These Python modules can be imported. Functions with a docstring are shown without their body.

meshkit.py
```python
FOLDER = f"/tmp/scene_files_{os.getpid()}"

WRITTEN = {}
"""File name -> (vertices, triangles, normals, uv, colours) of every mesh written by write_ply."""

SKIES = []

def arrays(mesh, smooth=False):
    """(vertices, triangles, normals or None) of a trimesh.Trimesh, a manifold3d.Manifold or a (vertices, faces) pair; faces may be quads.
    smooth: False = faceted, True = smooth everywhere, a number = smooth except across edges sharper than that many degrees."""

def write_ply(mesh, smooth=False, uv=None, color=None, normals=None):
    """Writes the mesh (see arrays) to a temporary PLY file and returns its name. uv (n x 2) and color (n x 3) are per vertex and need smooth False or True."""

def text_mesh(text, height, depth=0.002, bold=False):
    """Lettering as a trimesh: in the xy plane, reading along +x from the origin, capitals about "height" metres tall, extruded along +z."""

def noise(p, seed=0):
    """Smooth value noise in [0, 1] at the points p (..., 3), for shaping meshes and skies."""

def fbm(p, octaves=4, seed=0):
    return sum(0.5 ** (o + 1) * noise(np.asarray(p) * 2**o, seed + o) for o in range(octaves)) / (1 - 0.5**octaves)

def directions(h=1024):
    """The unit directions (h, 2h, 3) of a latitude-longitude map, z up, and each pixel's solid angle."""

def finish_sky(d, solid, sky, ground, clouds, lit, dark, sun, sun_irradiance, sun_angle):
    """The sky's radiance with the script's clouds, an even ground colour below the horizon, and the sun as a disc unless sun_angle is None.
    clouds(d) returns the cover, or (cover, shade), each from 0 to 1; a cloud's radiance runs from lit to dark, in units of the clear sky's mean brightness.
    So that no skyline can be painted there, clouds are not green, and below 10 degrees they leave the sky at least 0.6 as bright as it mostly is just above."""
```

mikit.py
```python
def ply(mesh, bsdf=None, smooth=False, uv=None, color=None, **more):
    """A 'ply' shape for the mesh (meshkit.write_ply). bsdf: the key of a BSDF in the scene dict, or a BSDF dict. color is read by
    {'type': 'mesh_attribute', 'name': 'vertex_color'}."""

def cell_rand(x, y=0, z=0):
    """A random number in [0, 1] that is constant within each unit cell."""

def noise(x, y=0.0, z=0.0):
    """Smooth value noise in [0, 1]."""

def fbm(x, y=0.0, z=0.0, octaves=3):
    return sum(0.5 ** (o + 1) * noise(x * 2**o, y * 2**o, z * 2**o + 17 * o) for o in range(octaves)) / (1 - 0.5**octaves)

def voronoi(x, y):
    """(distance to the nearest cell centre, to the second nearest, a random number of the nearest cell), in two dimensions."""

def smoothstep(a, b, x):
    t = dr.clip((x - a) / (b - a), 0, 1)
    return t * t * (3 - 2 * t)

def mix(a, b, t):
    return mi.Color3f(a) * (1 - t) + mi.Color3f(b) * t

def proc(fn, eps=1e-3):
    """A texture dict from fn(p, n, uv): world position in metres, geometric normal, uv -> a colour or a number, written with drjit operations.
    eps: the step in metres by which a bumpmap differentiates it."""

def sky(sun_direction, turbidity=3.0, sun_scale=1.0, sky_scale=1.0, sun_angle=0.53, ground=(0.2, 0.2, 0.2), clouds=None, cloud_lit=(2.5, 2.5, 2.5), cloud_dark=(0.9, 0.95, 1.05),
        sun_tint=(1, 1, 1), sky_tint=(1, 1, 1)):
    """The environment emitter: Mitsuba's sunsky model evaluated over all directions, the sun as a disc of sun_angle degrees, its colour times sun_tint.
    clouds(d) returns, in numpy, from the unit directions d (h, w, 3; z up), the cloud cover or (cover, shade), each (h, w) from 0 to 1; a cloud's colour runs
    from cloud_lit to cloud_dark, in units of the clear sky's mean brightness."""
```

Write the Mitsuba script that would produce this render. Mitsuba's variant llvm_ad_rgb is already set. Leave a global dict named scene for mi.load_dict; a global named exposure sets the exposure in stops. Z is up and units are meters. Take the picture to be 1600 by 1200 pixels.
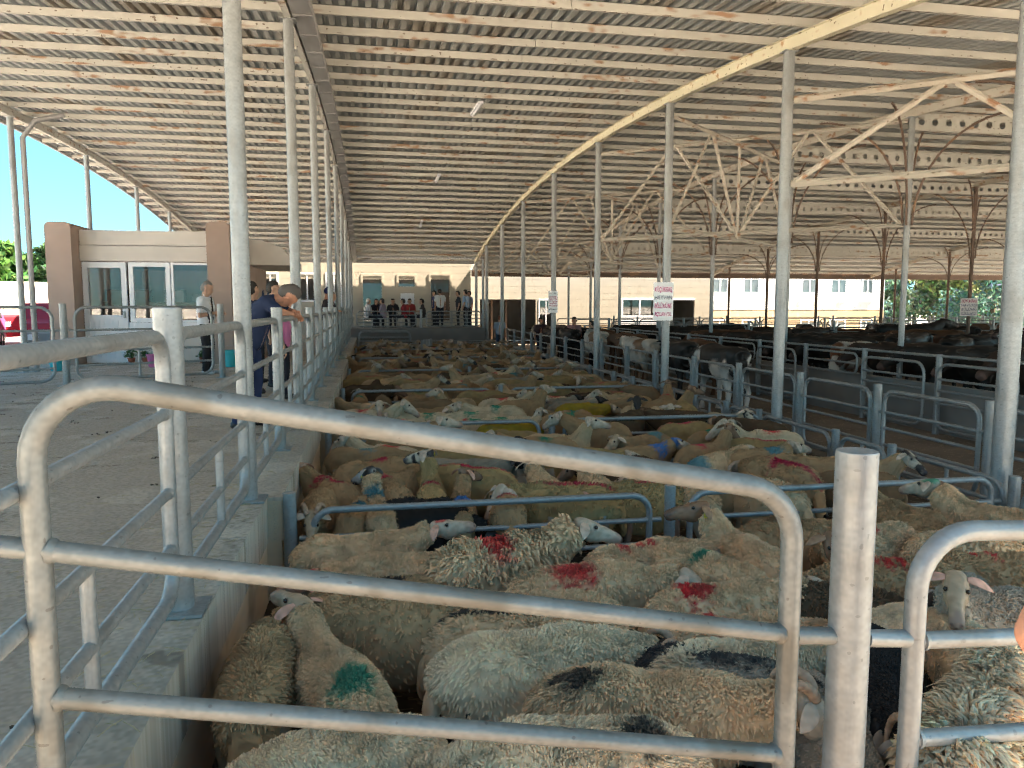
import math, random
import numpy as np, trimesh, manifold3d, shapely
import mitsuba as mi, drjit as dr
import mikit, meshkit

scene, labels = {}, {}
T = mi.ScalarTransform4f
PI = math.pi

# ---------------------------------------------------------------- camera, light, exposure
WORDS = ['first', 'second', 'third', 'fourth', 'fifth', 'sixth', 'seventh', 'eighth', 'ninth', 'tenth', 'eleventh', 'twelfth', 'thirteenth', 'fourteenth', 'fifteenth', 'sixteenth', 'seventeenth', 'eighteenth', 'nineteenth', 'twentieth'] + ['twenty-' + w for w in ('first', 'second', 'third', 'fourth', 'fifth', 'sixth', 'seventh', 'eighth', 'ninth')] + ['thirtieth'] + ['thirty-' + w for w in ('first', 'second', 'third', 'fourth', 'fifth', 'sixth', 'seventh', 'eighth', 'ninth')] + ['fortieth'] + ['forty-' + w for w in ('first', 'second', 'third', 'fourth', 'fifth', 'sixth', 'seventh', 'eighth', 'ninth')] + ['fiftieth']
EYE, YAW, PITCH, FOV = 1.30, 0.1848, 0.1009, 68.03
look = [math.sin(YAW) * math.cos(PITCH), math.cos(YAW) * math.cos(PITCH), -math.sin(PITCH)]
scene['camera'] = {'type': 'perspective', 'fov': FOV, 'fov_axis': 'x', 'near_clip': 0.05, 'far_clip': 3000.0,
                   'to_world': T().look_at(origin=[0, 0, EYE], target=[look[0], look[1], EYE + look[2]], up=[0, 0, 1])}
SUN = (0.58, -0.10, 0.80)
scene['sky_light'] = mikit.sky(SUN, turbidity=3, ground=(0.40, 0.37, 0.33), sky_scale=0.35, sky_tint=(0.40, 0.70, 0.66), sun_tint=(0.98, 1.0, 1.05))
exposure = 5.05

# ---------------------------------------------------------------- materials
proc, noise, fbm, mix, sstep = mikit.proc, mikit.noise, mikit.fbm, mikit.mix, mikit.smoothstep

def V(p, s, o=0.0):
    return p.x * s + o, p.y * s + o, p.z * s + o

def principled(col, rough=0.6, metal=0.0, **kw):
    c = col if isinstance(col, dict) else {'type': 'rgb', 'value': list(col)}
    r = rough if isinstance(rough, dict) else float(rough)
    return {'type': 'principled', 'base_color': c, 'roughness': r, 'metallic': float(metal), **kw}

def two(b):
    return {'type': 'twosided', 'bsdf': b}

def bump(b, fn, scale, eps=1e-3):
    return {'type': 'bumpmap', 'arbitrary': proc(fn, eps), 'scale': float(scale), 'bsdf': b}

VC = {'type': 'mesh_attribute', 'name': 'vertex_color'}

def galv_col(lo, hi, dirt, amount):
    def f(p, n, uv):
        sp = noise(*V(p, 90)) * 0.5 + noise(*V(p, 40, 3.1)) * 0.5
        c = mix(lo, hi, sp)
        d = sstep(0.50, 0.78, fbm(p.x * 7, p.y * 7, p.z * 4 + 7.7, octaves=3)) * amount
        k = sstep(0.87, 0.9, noise(*V(p, 55, 1.3))) * 0.6 * amount
        return mix(mix(c, dirt, d), (0.06, 0.045, 0.035), k)
    return proc(f)

scene['galvanised'] = two(principled(galv_col((0.235, 0.25, 0.252), (0.35, 0.367, 0.37), (0.19, 0.18, 0.16), 0.45),
                                     proc(lambda p, n, uv: 0.33 + 0.2 * noise(*V(p, 30))), 0.35))
scene['galvanised_worn'] = two(principled(galv_col((0.165, 0.172, 0.165), (0.25, 0.258, 0.248), (0.12, 0.108, 0.085), 0.7),
                                          proc(lambda p, n, uv: 0.36 + 0.2 * noise(*V(p, 25))), 0.4))

def rusty(base, alt, rust, lo, hi, stretch=(1.8, 9.0, 9.0)):
    def f(p, n, uv):
        a = fbm(p.x * stretch[0], p.y * stretch[1], p.z * stretch[2], octaves=3)
        b = noise(*V(p, 13))
        c = mix(base, alt, noise(p.x * 0.7, p.y * 1.9, p.z))
        r = sstep(lo, hi, a + 0.30 * (b - 0.5))
        spot = sstep(0.86, 0.9, noise(*V(p, 24, 2.0)))
        return mix(mix(c, rust, r * 0.8), (0.10, 0.05, 0.025), spot * 0.7)
    return proc(f)

scene['purlin_paint'] = two(principled(rusty((0.56, 0.545, 0.485), (0.46, 0.45, 0.405), (0.30, 0.14, 0.055), 0.63, 0.80), 0.55))
scene['rib_paint'] = two(principled(rusty((0.64, 0.60, 0.44), (0.56, 0.52, 0.38), (0.36, 0.16, 0.05), 0.68, 0.86), 0.5))
scene['truss_paint'] = two(principled(rusty((0.54, 0.51, 0.44), (0.44, 0.40, 0.33), (0.30, 0.13, 0.05), 0.58, 0.78, (6.0, 6.0, 9.0)), 0.6))
scene['rust_and_backlit_brown'] = two(principled(rusty((0.12, 0.085, 0.065), (0.17, 0.115, 0.085), (0.28, 0.17, 0.10), 0.58, 0.75, (2.5, 2.5, 2.5)), 0.7))
scene['roof_sheet'] = two(principled(proc(lambda p, n, uv: mix(mix((0.46, 0.49, 0.50), (0.37, 0.395, 0.405), fbm(p.x * 0.9, p.y * 0.35, 0.0, octaves=3)),
                                                                (0.33, 0.27, 0.20), sstep(0.6, 0.75, fbm(p.x * 2.3, p.y * 0.5, 4.0, octaves=3)) * 0.7)), 0.34, 0.45))
scene['gutter_sheet'] = two(principled(proc(lambda p, n, uv: mix((0.36, 0.36, 0.36), (0.27, 0.26, 0.25), fbm(p.x * 9, p.y * 2.0, 0.0))), 0.5, 0.3))

def floor_col(a, b, c):
    def f(p, n, uv):
        g = mix(a, b, fbm(p.x * 1.3, p.y * 1.3, 0.2, octaves=3))
        g = mix(g, c, sstep(0.55, 0.7, fbm(p.x * 3.1, p.y * 2.2, 5.0, octaves=3)) * 0.7)
        grit = noise(p.x * 60, p.y * 60, 0.0)
        straw = sstep(0.80, 0.84, noise(p.x * 22, p.y * 48, 3.0)) * 0.5
        muck = sstep(0.62, 0.80, fbm(p.x * 2.6, p.y * 4.5, 8.0, octaves=3) * 0.8 + noise(p.x * 40, p.y * 40, 1.0) * 0.2)
        return mix(mix(g * (0.82 + 0.36 * grit), (0.42, 0.35, 0.22), straw), (0.10, 0.075, 0.055), muck * 0.55)
    return proc(f)

scene['platform_concrete'] = principled(floor_col((0.43, 0.355, 0.28), (0.33, 0.27, 0.215), (0.48, 0.41, 0.33)), 0.85)
scene['kerb_concrete'] = principled(floor_col((0.45, 0.385, 0.31), (0.34, 0.29, 0.235), (0.50, 0.435, 0.36)), 0.85)
scene['wall_concrete'] = principled(proc(lambda p, n, uv: mix(mix((0.68, 0.52, 0.35), (0.52, 0.39, 0.26), fbm(p.x * 2, p.y * 2.0, p.z * 9, octaves=3)),
                                                                    (0.20, 0.15, 0.10), sstep(0.58, 0.72, fbm(p.x * 3, p.y * 3.5, p.z * 2.2 + 3, octaves=3)) * 0.6)), 0.85)
scene['grey_concrete'] = principled(proc(lambda p, n, uv: mix((0.27, 0.265, 0.25), (0.17, 0.16, 0.15), fbm(*V(p, 1.7), octaves=3))), 0.85)
scene['pen_dirt'] = principled(proc(lambda p, n, uv: mix(mix((0.105, 0.072, 0.045), (0.05, 0.034, 0.022), fbm(p.x * 2.1, p.y * 2.1, 0.0, octaves=3)),
                                                               (0.26, 0.20, 0.12), sstep(0.76, 0.82, noise(p.x * 18, p.y * 44, 1.0)) * 0.5)), 0.9)
scene['lane_dirt'] = principled(proc(lambda p, n, uv: mix(mix((0.20, 0.155, 0.115), (0.12, 0.09, 0.068), fbm(p.x * 1.6, p.y * 1.6, 0.0, octaves=3)),
                                                                (0.30, 0.23, 0.14), sstep(0.76, 0.82, noise(p.x * 18, p.y * 44, 1.0)) * 0.5)), 0.9)
scene['front_ground'] = principled(proc(lambda p, n, uv: mix((0.36, 0.33, 0.285), (0.28, 0.255, 0.22), fbm(p.x * 0.25, p.y * 0.25, 0.0, octaves=3))), 0.9)
scene['yard_ground'] = principled(proc(lambda p, n, uv: mix((0.56, 0.53, 0.48), (0.46, 0.43, 0.39), fbm(p.x * 0.25, p.y * 0.25, 0.0, octaves=3))), 0.9)

def siding(a, b):
    return principled(proc(lambda p, n, uv: mix(mix(a, b, fbm(p.x * 0.8, p.y, p.z * 5, octaves=3)), (0.42, 0.36, 0.27),
                                                sstep(0.66, 0.8, fbm(p.x * 5, p.y, p.z * 1.4, octaves=3)) * 0.5)), 0.6)
scene['cream_siding'] = siding((0.50, 0.455, 0.37), (0.44, 0.40, 0.325))
scene['white_siding'] = siding((0.47, 0.48, 0.48), (0.42, 0.43, 0.43))
scene['peach_plinth'] = siding((0.40, 0.30, 0.18), (0.35, 0.265, 0.16))
scene['booth_render'] = principled(proc(lambda p, n, uv: mix((0.62, 0.58, 0.53), (0.54, 0.505, 0.46), fbm(*V(p, 3), octaves=3))), 0.8)
scene['brown_render'] = principled(proc(lambda p, n, uv: mix((0.36, 0.27, 0.225), (0.30, 0.225, 0.185), fbm(*V(p, 3), octaves=3))), 0.8)
scene['white_frame'] = principled((0.74, 0.76, 0.80), 0.35)
scene['curtained_glass'] = principled((0.13, 0.165, 0.18), 0.05, 0.0, specular=0.8)
scene['window_glass'] = principled((0.03, 0.035, 0.035), 0.04, 0.0, specular=1.0)
scene['clear_glass'] = {'type': 'thindielectric', 'int_ior': 1.5}
def wool_relief(p, n, uv):
    """crimped locks: uv is metres along and round the fleece"""
    w = noise(uv.x * 18, uv.y * 18, 0.0) * 1.6
    a = noise(uv.x * 82 + w, uv.y * 30 - w, 3.0)
    return (1 - dr.abs(2 * a - 1)) * 0.7 + noise(uv.x * 150 - w, uv.y * 62, 9.0) * 0.3
scene['matte_colour'] = two(principled(VC, 0.8))
scene['gloss_colour'] = two(principled(VC, 0.25, 0.0, specular=0.6))
scene['skin_colour'] = two(principled(VC, 0.55))
scene['cow_coat'] = two(principled(VC, 0.55, 0.0, sheen=0.3))
scene['wool'] = two(bump(principled(VC, 0.95, 0.0, specular=0.15, sheen=0.5), wool_relief, 0.011))
scene['horn_skin'] = two(principled(VC, 0.5))
scene['bark'] = principled((0.10, 0.075, 0.05), 0.9)
scene['leaf'] = {'type': 'principledthin', 'base_color': VC, 'roughness': 0.7, 'diff_trans': 0.7}

# ---------------------------------------------------------------- mesh helpers
class MB:
    """gathers pieces of one mesh, with a colour per vertex when given"""
    def __init__(self):
        self.v, self.f, self.c, self.n = [], [], [], 0
    def add(self, v, f, col=None):
        v = np.asarray(v, float); f = np.asarray(f, int)
        if f.shape[1] == 4:
            f = np.vstack([f[:, [0, 1, 2]], f[:, [0, 2, 3]]])
        self.v.append(v); self.f.append(f + self.n); self.n += len(v)
        if col is not None:
            col = np.asarray(col, float)
            self.c.append(np.broadcast_to(col, (len(v), 3)) if col.ndim == 1 else col)
        return self
    def mesh(self):
        return np.vstack(self.v), np.vstack(self.f)
    def put(self, key, bsdf, smooth=False, **kw):
        c = np.vstack(self.c) if self.c else None
        if c is not None and smooth not in (False, True):
            smooth = True
        scene[key] = mikit.ply(self.mesh(), bsdf, smooth=smooth, color=c, **kw)
        return key

def numbered(name):
    taken = lambda k: k in scene or k in labels or any(x.startswith(k + '__') for x in scene)
    if not taken(name):
        return name
    i = NUM.get(name, 1)
    while taken('%s_%03d' % (name, i)):
        i += 1
    NUM[name] = i
    return '%s_%03d' % (name, i)
NUM = {}

def tag(key, label, cat=None, group=None, kind=None):
    d = {'label': label}
    if cat: d['category'] = cat
    if group: d['group'] = group
    if kind: d['kind'] = kind
    labels[key] = d
    return key

BOXF = np.array([[0, 3, 2, 1], [4, 5, 6, 7], [0, 1, 5, 4], [1, 2, 6, 5], [2, 3, 7, 6], [3, 0, 4, 7]])
def box(x0, x1, y0, y1, z0, z1):
    return np.array([[x0, y0, z0], [x1, y0, z0], [x1, y1, z0], [x0, y1, z0], [x0, y0, z1], [x1, y0, z1], [x1, y1, z1], [x0, y1, z1]], float), BOXF

def obox(c, size, rz=0.0):
    v, f = box(-size[0] / 2, size[0] / 2, -size[1] / 2, size[1] / 2, -size[2] / 2, size[2] / 2)
    a, b = math.cos(rz), math.sin(rz)
    v = np.stack([v[:, 0] * a - v[:, 1] * b, v[:, 0] * b + v[:, 1] * a, v[:, 2]], 1) + np.asarray(c, float)
    return v, f

def frames(P, up=(0, 0, 1), closed=False):
    P = np.asarray(P, float)
    if closed:
        t = np.roll(P, -1, 0) - np.roll(P, 1, 0)
    else:
        t = np.gradient(P, axis=0)
    t /= np.linalg.norm(t, axis=1, keepdims=True) + 1e-12
    a = np.zeros_like(P)
    ref = np.asarray(up, float)
    if abs(t[0] @ ref) > 0.95:
        ref = np.array([1.0, 0, 0])
    x = np.cross(ref, t[0]); x /= np.linalg.norm(x)
    for i in range(len(P)):
        x = x - (x @ t[i]) * t[i]
        x /= np.linalg.norm(x) + 1e-12
        a[i] = x
    return t, a, np.cross(t, a)

def tube(P, r, sides=10, closed=False, caps=True):
    P = np.asarray(P, float)
    t, a, b = frames(P, closed=closed)
    r = np.broadcast_to(np.asarray(r, float), (len(P),))
    g = np.arange(sides) * 2 * PI / sides
    v = (P[:, None] + r[:, None, None] * (np.cos(g)[None, :, None] * a[:, None] + np.sin(g)[None, :, None] * b[:, None])).reshape(-1, 3)
    n = len(P); m = n if closed else n - 1
    i, j = np.meshgrid(np.arange(m), np.arange(sides), indexing='ij')
    i2 = (i + 1) % n; j2 = (j + 1) % sides
    f = np.stack([i * sides + j, i * sides + j2, i2 * sides + j2, i2 * sides + j], -1).reshape(-1, 4)
    f = np.vstack([f[:, [0, 1, 2]], f[:, [0, 2, 3]]])
    if caps and not closed:
        k = len(v); v = np.vstack([v, P[0], P[-1]]); s = np.arange(sides); s2 = (s + 1) % sides; L = (n - 1) * sides
        f = np.vstack([f, np.stack([s2, s, s * 0 + k], 1), np.stack([L + s, L + s2, s * 0 + k + 1], 1)])
    return v, f

def straight(p, q, r, sides=10):
    return tube([p, q], r, sides)

def rounded(pts, rad, n=7, closed=False):
    """polyline with filleted corners"""
    pts = [np.asarray(p, float) for p in pts]
    out = []
    N = len(pts)
    for i, p in enumerate(pts):
        if not closed and i in (0, N - 1):
            out.append(p); continue
        a, b = pts[i - 1] - p, pts[(i + 1) % N] - p
        la, lb = np.linalg.norm(a), np.linalg.norm(b)
        a, b = a / la, b / lb
        ang = math.acos(max(-1, min(1, a @ b)))
        d = min(rad / math.tan(ang / 2), la * 0.49, lb * 0.49)
        rr = d * math.tan(ang / 2)
        bis = (a + b) / np.linalg.norm(a + b)
        c = p + bis * math.hypot(d, rr)
        s, e = p + a * d - c, p + b * d - c
        w = PI - ang
        for k in range(n + 1):
            u = k / n
            out.append(c + (math.sin((1 - u) * w) * s + math.sin(u * w) * e) / math.sin(w))
    return np.array(out)

def post_mesh(x, y, z0, z1, r, sides=16):
    """pipe post with a slightly rounded closed top"""
    P = [[x, y, z0], [x, y, z1 - r * 0.12], [x, y, z1 - r * 0.03], [x, y, z1]]
    return tube(P, [r, r, r * 0.97, r * 0.86], sides)

def plate(x, y, z, s, h=0.012):
    return box(x - s, x + s, y - s, y + s, z, z + h)

def fill(path2d):
    return shapely.Polygon(path2d)

def extrude_y(poly, y0, y1):
    """shapely polygon in (x, z) extruded along y"""
    m = trimesh.creation.extrude_polygon(poly, y1 - y0, engine='earcut')
    v = np.array(m.vertices)
    return np.stack([v[:, 0], v[:, 2] + y0, v[:, 1]], 1), np.array(m.faces)[:, ::-1]
# ================================================================ the setting
XL, XR, XO = -0.82, 5.14, -6.79
XQ = [9.9, 18.6, 28.4, 38.0]
YL = [5.24, 8.99, 12.71, 16.82, 21.02, 25.2, 29.3, 33.3, 36.9]
YR = [5.35, 8.91, 12.72, 16.88, 21.09, 25.42, 29.6, 33.6, 37.0]
YQ = [4.9, 8.9, 12.8, 16.9, 21.0, 25.2, 29.4, 33.5, 37.4]
YO = [8.6, 12.6, 16.69, 20.75, 24.84, 28.62, 32.6, 36.5]
PIT, LANE = -0.72, -0.72
def arch(y):
    return EYE + 3.727 - 0.005174 * (y - 19.6) ** 2

def struct(key, mesh, bsdf, label, smooth=False):
    scene[key] = mikit.ply(mesh, bsdf, smooth=smooth)
    tag(key, label, kind='structure')

def sheet(x0, x1, y0, y1, z):
    return np.array([[x0, y0, z], [x1, y0, z], [x1, y1, z], [x0, y1, z]], float), np.array([[0, 1, 2], [0, 2, 3]])

struct('ground', sheet(-900, 900, -900, 1500, -0.78), 'yard_ground', 'pale bare yard ground all round the market hall')
struct('platform_floor', box(-8.2, -1.06, 0.6, 60, -0.77, 0.0), 'platform_concrete', 'brown stained concrete walkway left of the sheep pens')
struct('side_yard', box(-400, -8.2, -300, 300, -0.772, -0.004), 'yard_ground', 'pale sunlit yard beyond the left roof edge')
struct('front_yard', box(-8.2, -1.06, -300, 0.6, -0.771, -0.002), 'front_ground', 'pale yard in front of the market roof')
m = MB()
for y0, y1, xe in ((-6.0, 5.29, -0.71), (5.295, 9.4, -0.61), (9.405, 33.2, -0.545)):
    y = y0
    while y < y1 - 0.01:
        e = min(y + 2.6, y1)
        m.add(*box(-1.055, xe, y, e - 0.012, -0.30, 0.004 + 0.003 * ((int(y * 7)) % 3)))
        y = e
struct('kerb', m.mesh(), 'kerb_concrete', 'pale concrete kerb strip carrying the walkway fence')
m = MB()
for y0, y1, xe in ((1.6, 5.29, -0.722), (5.295, 9.4, -0.622), (9.405, 33.2, -0.557)):
    m.add(*box(-1.05, xe, y0, y1, -0.77, -0.301))
    m.add(*box(-1.05, xe + 0.004, y0, y1, -0.30, -0.02))
struct('pit_wall', m.mesh(), 'wall_concrete', 'stained beige concrete wall between walkway and sheep pens')
struct('pen_floor', sheet(-0.72, 6.0, 1.7, 33.2, PIT), 'pen_dirt', 'dark trodden floor of the sheep pens')
struct('front_apron', (np.array([[-1.05, -60, 0.0], [3.1, -60, -0.715], [3.1, -4.001, -0.715], [-1.05, -4.001, 0.0]], float), np.array([[0, 1, 2], [0, 2, 3]])), 'front_ground', 'pale apron in front of the ramp')
struct('front_lane', sheet(3.1, 46.0, -60, 1.7, LANE - 0.006), 'front_ground', 'dark worn lane in front of the pens')
struct('lane_floor', sheet(6.0, 46.0, 1.7, 45.0, LANE - 0.004), 'lane_dirt', 'brown dirt floor of the cattle lanes')
struct('ramp', (np.array([[-1.05, -4, 0.0], [3.1, -4, -0.715], [3.1, 1.98, -0.715], [-1.05, 1.98, 0.0], [-1.05, 1.98, -0.77], [3.1, 1.98, -0.77]], float),
                np.array([[0, 1, 2], [0, 2, 3], [3, 2, 5], [3, 5, 4]])), 'lane_dirt', 'brown ramp sloping down beside the front pen, darkened to cut bounce light')  # out of view; dark tone chosen to cut light bounced onto the sheep
struct('end_terrace', box(-1.05, 5.0, 33.21, 41.0, -0.77, 0.40), 'grey_concrete', 'grey concrete terrace at the far end of the sheep pens')

# manger wall along the cattle pens
struct('manger_wall', box(9.0, 9.16, 3.0, 31.0, -0.76, 0.05), 'grey_concrete', 'low grey concrete wall along the cattle pens')

# ---------------------------------------------------------------- roof
rng = random.Random(5)
ROOF_X0, ROOF_X1, ROOF_Y0 = -7.55, 42.0, 1.3
def roof_sheet(x0, x1, y0, y1):
    per, h = 0.145, 0.055
    n = int(round((x1 - x0) / per)); per = (x1 - x0) / n
    xs = np.concatenate([[x0 + i * per, x0 + i * per + per * 0.46, x0 + i * per + per * 0.54, x0 + i * per + per * 0.92] for i in range(n)] + [[x1]])
    hs = np.concatenate([[0, 0, h, h]] * n + [[0]])
    ys = np.append(np.arange(y0, y1, 1.0), y1)
    X, Y = np.meshgrid(xs, ys); Hh = np.broadcast_to(hs, X.shape)
    v = np.stack([X, Y, arch(Y) + 0.236 + Hh], -1).reshape(-1, 3)
    w = len(xs)
    i, j = np.meshgrid(np.arange(len(ys) - 1), np.arange(w - 1), indexing='ij')
    f = np.stack([i * w + j, i * w + j + 1, (i + 1) * w + j + 1, (i + 1) * w + j], -1).reshape(-1, 4)
    return v, f
m = MB(); m.add(*roof_sheet(ROOF_X0, 5.25, ROOF_Y0, 37.35)); m.add(*roof_sheet(5.25, ROOF_X1, ROOF_Y0, 39.6))
m.put('market_roof__metal_sheet', 'roof_sheet')
tag('market_roof', 'arched corrugated metal roof on rusty beige purlins over the pens', 'roof')
breaks = [ROOF_X0 + 0.05, XL - 0.02, 2.2, XR, XQ[0], XQ[1], XQ[2], ROOF_X1]
ys = [] + [2.0 + 0.905 * k for k in range(0, 42)]
for y in ys:
    s = -2 * 0.005174 * (y - 19.6); th = math.atan(s)
    for a, b in zip(breaks[:-1], breaks[1:]):
        if (a < 5 and y > 37.3) or y > 39.6: continue
        drop = rng.uniform(0, 0.006); w, h = 0.095, 0.078
        v, f = box(a + 0.003, b - 0.003, -w / 2, w / 2, 0, h)
        lip = box(a + 0.003, b - 0.003, -w / 2 - 0.001, -w / 2 + 0.012, -0.014, 0.0)
        v = v + np.array([0, rng.uniform(-.012, .012), 0]) + np.outer(v[:, 0] - a, [0, rng.uniform(-.003, .003), rng.uniform(-.0015, 0)])
        q = MB().add(v, f).add(*lip).mesh()
        vv = q[0]; c_, s_ = math.cos(th), math.sin(th)
        vv = np.stack([vv[:, 0], y + vv[:, 1] * c_ - vv[:, 2] * s_, arch(y) + 0.152 - drop + vv[:, 1] * s_ + vv[:, 2] * c_], 1)
        k = numbered('market_roof__purlin'); scene[k] = mikit.ply((vv, q[1]), 'purlin_paint')
def sweep_arch(x0, x1, y0, y1, zlo, zhi):
    ys_ = np.linspace(y0, y1, 48); v, f = [], []
    for y in ys_:
        z = arch(y); v += [[x0, y, z + zlo], [x1, y, z + zlo], [x1, y, z + zhi], [x0, y, z + zhi]]
    for i in range(47):
        for j in range(4):
            f.append([i * 4 + j, i * 4 + (j + 1) % 4, i * 4 + 4 + (j + 1) % 4, i * 4 + 4 + j])
    n = 47 * 4
    f += [[3, 2, 1, 0], [n, n + 1, n + 2, n + 3]]
    return np.array(v), np.array(f)
for x, y1, key in ((XO, 37.3, 'purlin_paint'), (XL, 37.3, 'purlin_paint'), (XR, 37.3, 'rib_paint'), (XQ[0], 39.5, 'truss_paint'), (XQ[1], 39.5, 'truss_paint'), (XQ[2], 39.5, 'truss_paint'), (XQ[3], 39.5, 'truss_paint')):
    w = 0.10 if x == XR else 0.07
    k = numbered('market_roof__arch_rib')
    MB().add(*sweep_arch(x - w / 2, x + w / 2, ROOF_Y0, y1, 0.0, 0.14)).add(*sweep_arch(x - w / 2 - 0.03, x + w / 2 + 0.03, ROOF_Y0, y1, 0.1405, 0.149)).put(k, key)
m = MB().add(*sweep_arch(XL + 0.06, XL + 0.27, ROOF_Y0, 37.3, 0.01, 0.14))
for k in range(44):
    y = -2 + 0.9 * k; m.add(*box(XL + 0.055, XL + 0.275, y - 0.008, y + 0.008, arch(y) + 0.0, arch(y) + 0.05))
m.put('market_roof__gutter_trough', 'gutter_sheet')
MB().add(*sweep_arch(ROOF_X0 - 0.05, ROOF_X0 - 0.002, ROOF_Y0, 37.35, 0.16, 0.31)).put('market_roof__verge_trim', 'gutter_sheet')
# end fascia of the left roof half, and of the right half
MB().add(*box(ROOF_X0, 5.2, 37.36, 37.42, arch(37.4) + 0.02, arch(37.4) + 0.36)).put('market_roof__fascia', 'gutter_sheet')
MB().add(*box(5.26, ROOF_X1, 39.61, 39.66, arch(39.6) - 0.06, arch(39.6) + 0.36)).put('market_roof__fascia_001', 'rust_and_backlit_brown')
for y in (14.6, 22.9, 30.4):
    k = numbered('batten_light'); z = arch(y)
    tag(k, {14.6: 'pale batten light nearest under the roof purlins', 22.9: 'pale batten light in the middle of the roof', 30.4: 'pale batten light farthest back under the roof'}[y], 'ceiling light')
    th = 1.2 * -2 * 0.005174 * (y - 19.6) / 2
    q = box(-0.045, 0.045, -0.6, 0.6, -0.05, -0.01); vv = q[0].copy(); vv[:, 2] += vv[:, 1] / 0.6 * th + z + 0.15; vv[:, 0] += 2.05; vv[:, 1] += y
    scene[k + '__housing'] = mikit.ply((vv, q[1]), 'white_frame')
    MB().add(*straight([2.05, y - 0.57, z + 0.085 - th], [2.05, y + 0.57, z + 0.085 + th], 0.014, 8)).put(k + '__lamp_tube', 'white_frame')

# ---------------------------------------------------------------- posts
def roof_post(x, y, z0, r, label, group, mat='galvanised', sides=16):
    k = numbered('roof_post')
    MB().add(*post_mesh(x, y, z0, arch(y) - 0.002, r, sides)).put(k + '__shaft', mat, smooth=40)
    MB().add(*plate(x, y, z0, 0.11)).put(k + '__base_plate', mat)
    MB().add(*box(x - 0.09, x + 0.09, y - 0.07, y + 0.07, arch(y) - 0.016, arch(y) - 0.003)).put(k + '__cap_plate', mat)
    tag(k, label, 'post', group)
ORD = ['nearest', 'second', 'third', 'fourth', 'fifth', 'sixth', 'seventh', 'eighth', 'ninth']
for i, y in enumerate(YL): roof_post(XL, y, 0.008, 0.057, '%s tall galvanised roof post along the walkway fence' % ORD[i], 'roof posts along the walkway')
for i, y in enumerate(YR): roof_post(XR, y, PIT, 0.08 if i == 0 else 0.07, '%s tall roof post in the row right of the sheep pens' % ORD[i], 'roof posts right of the sheep pens')
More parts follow.
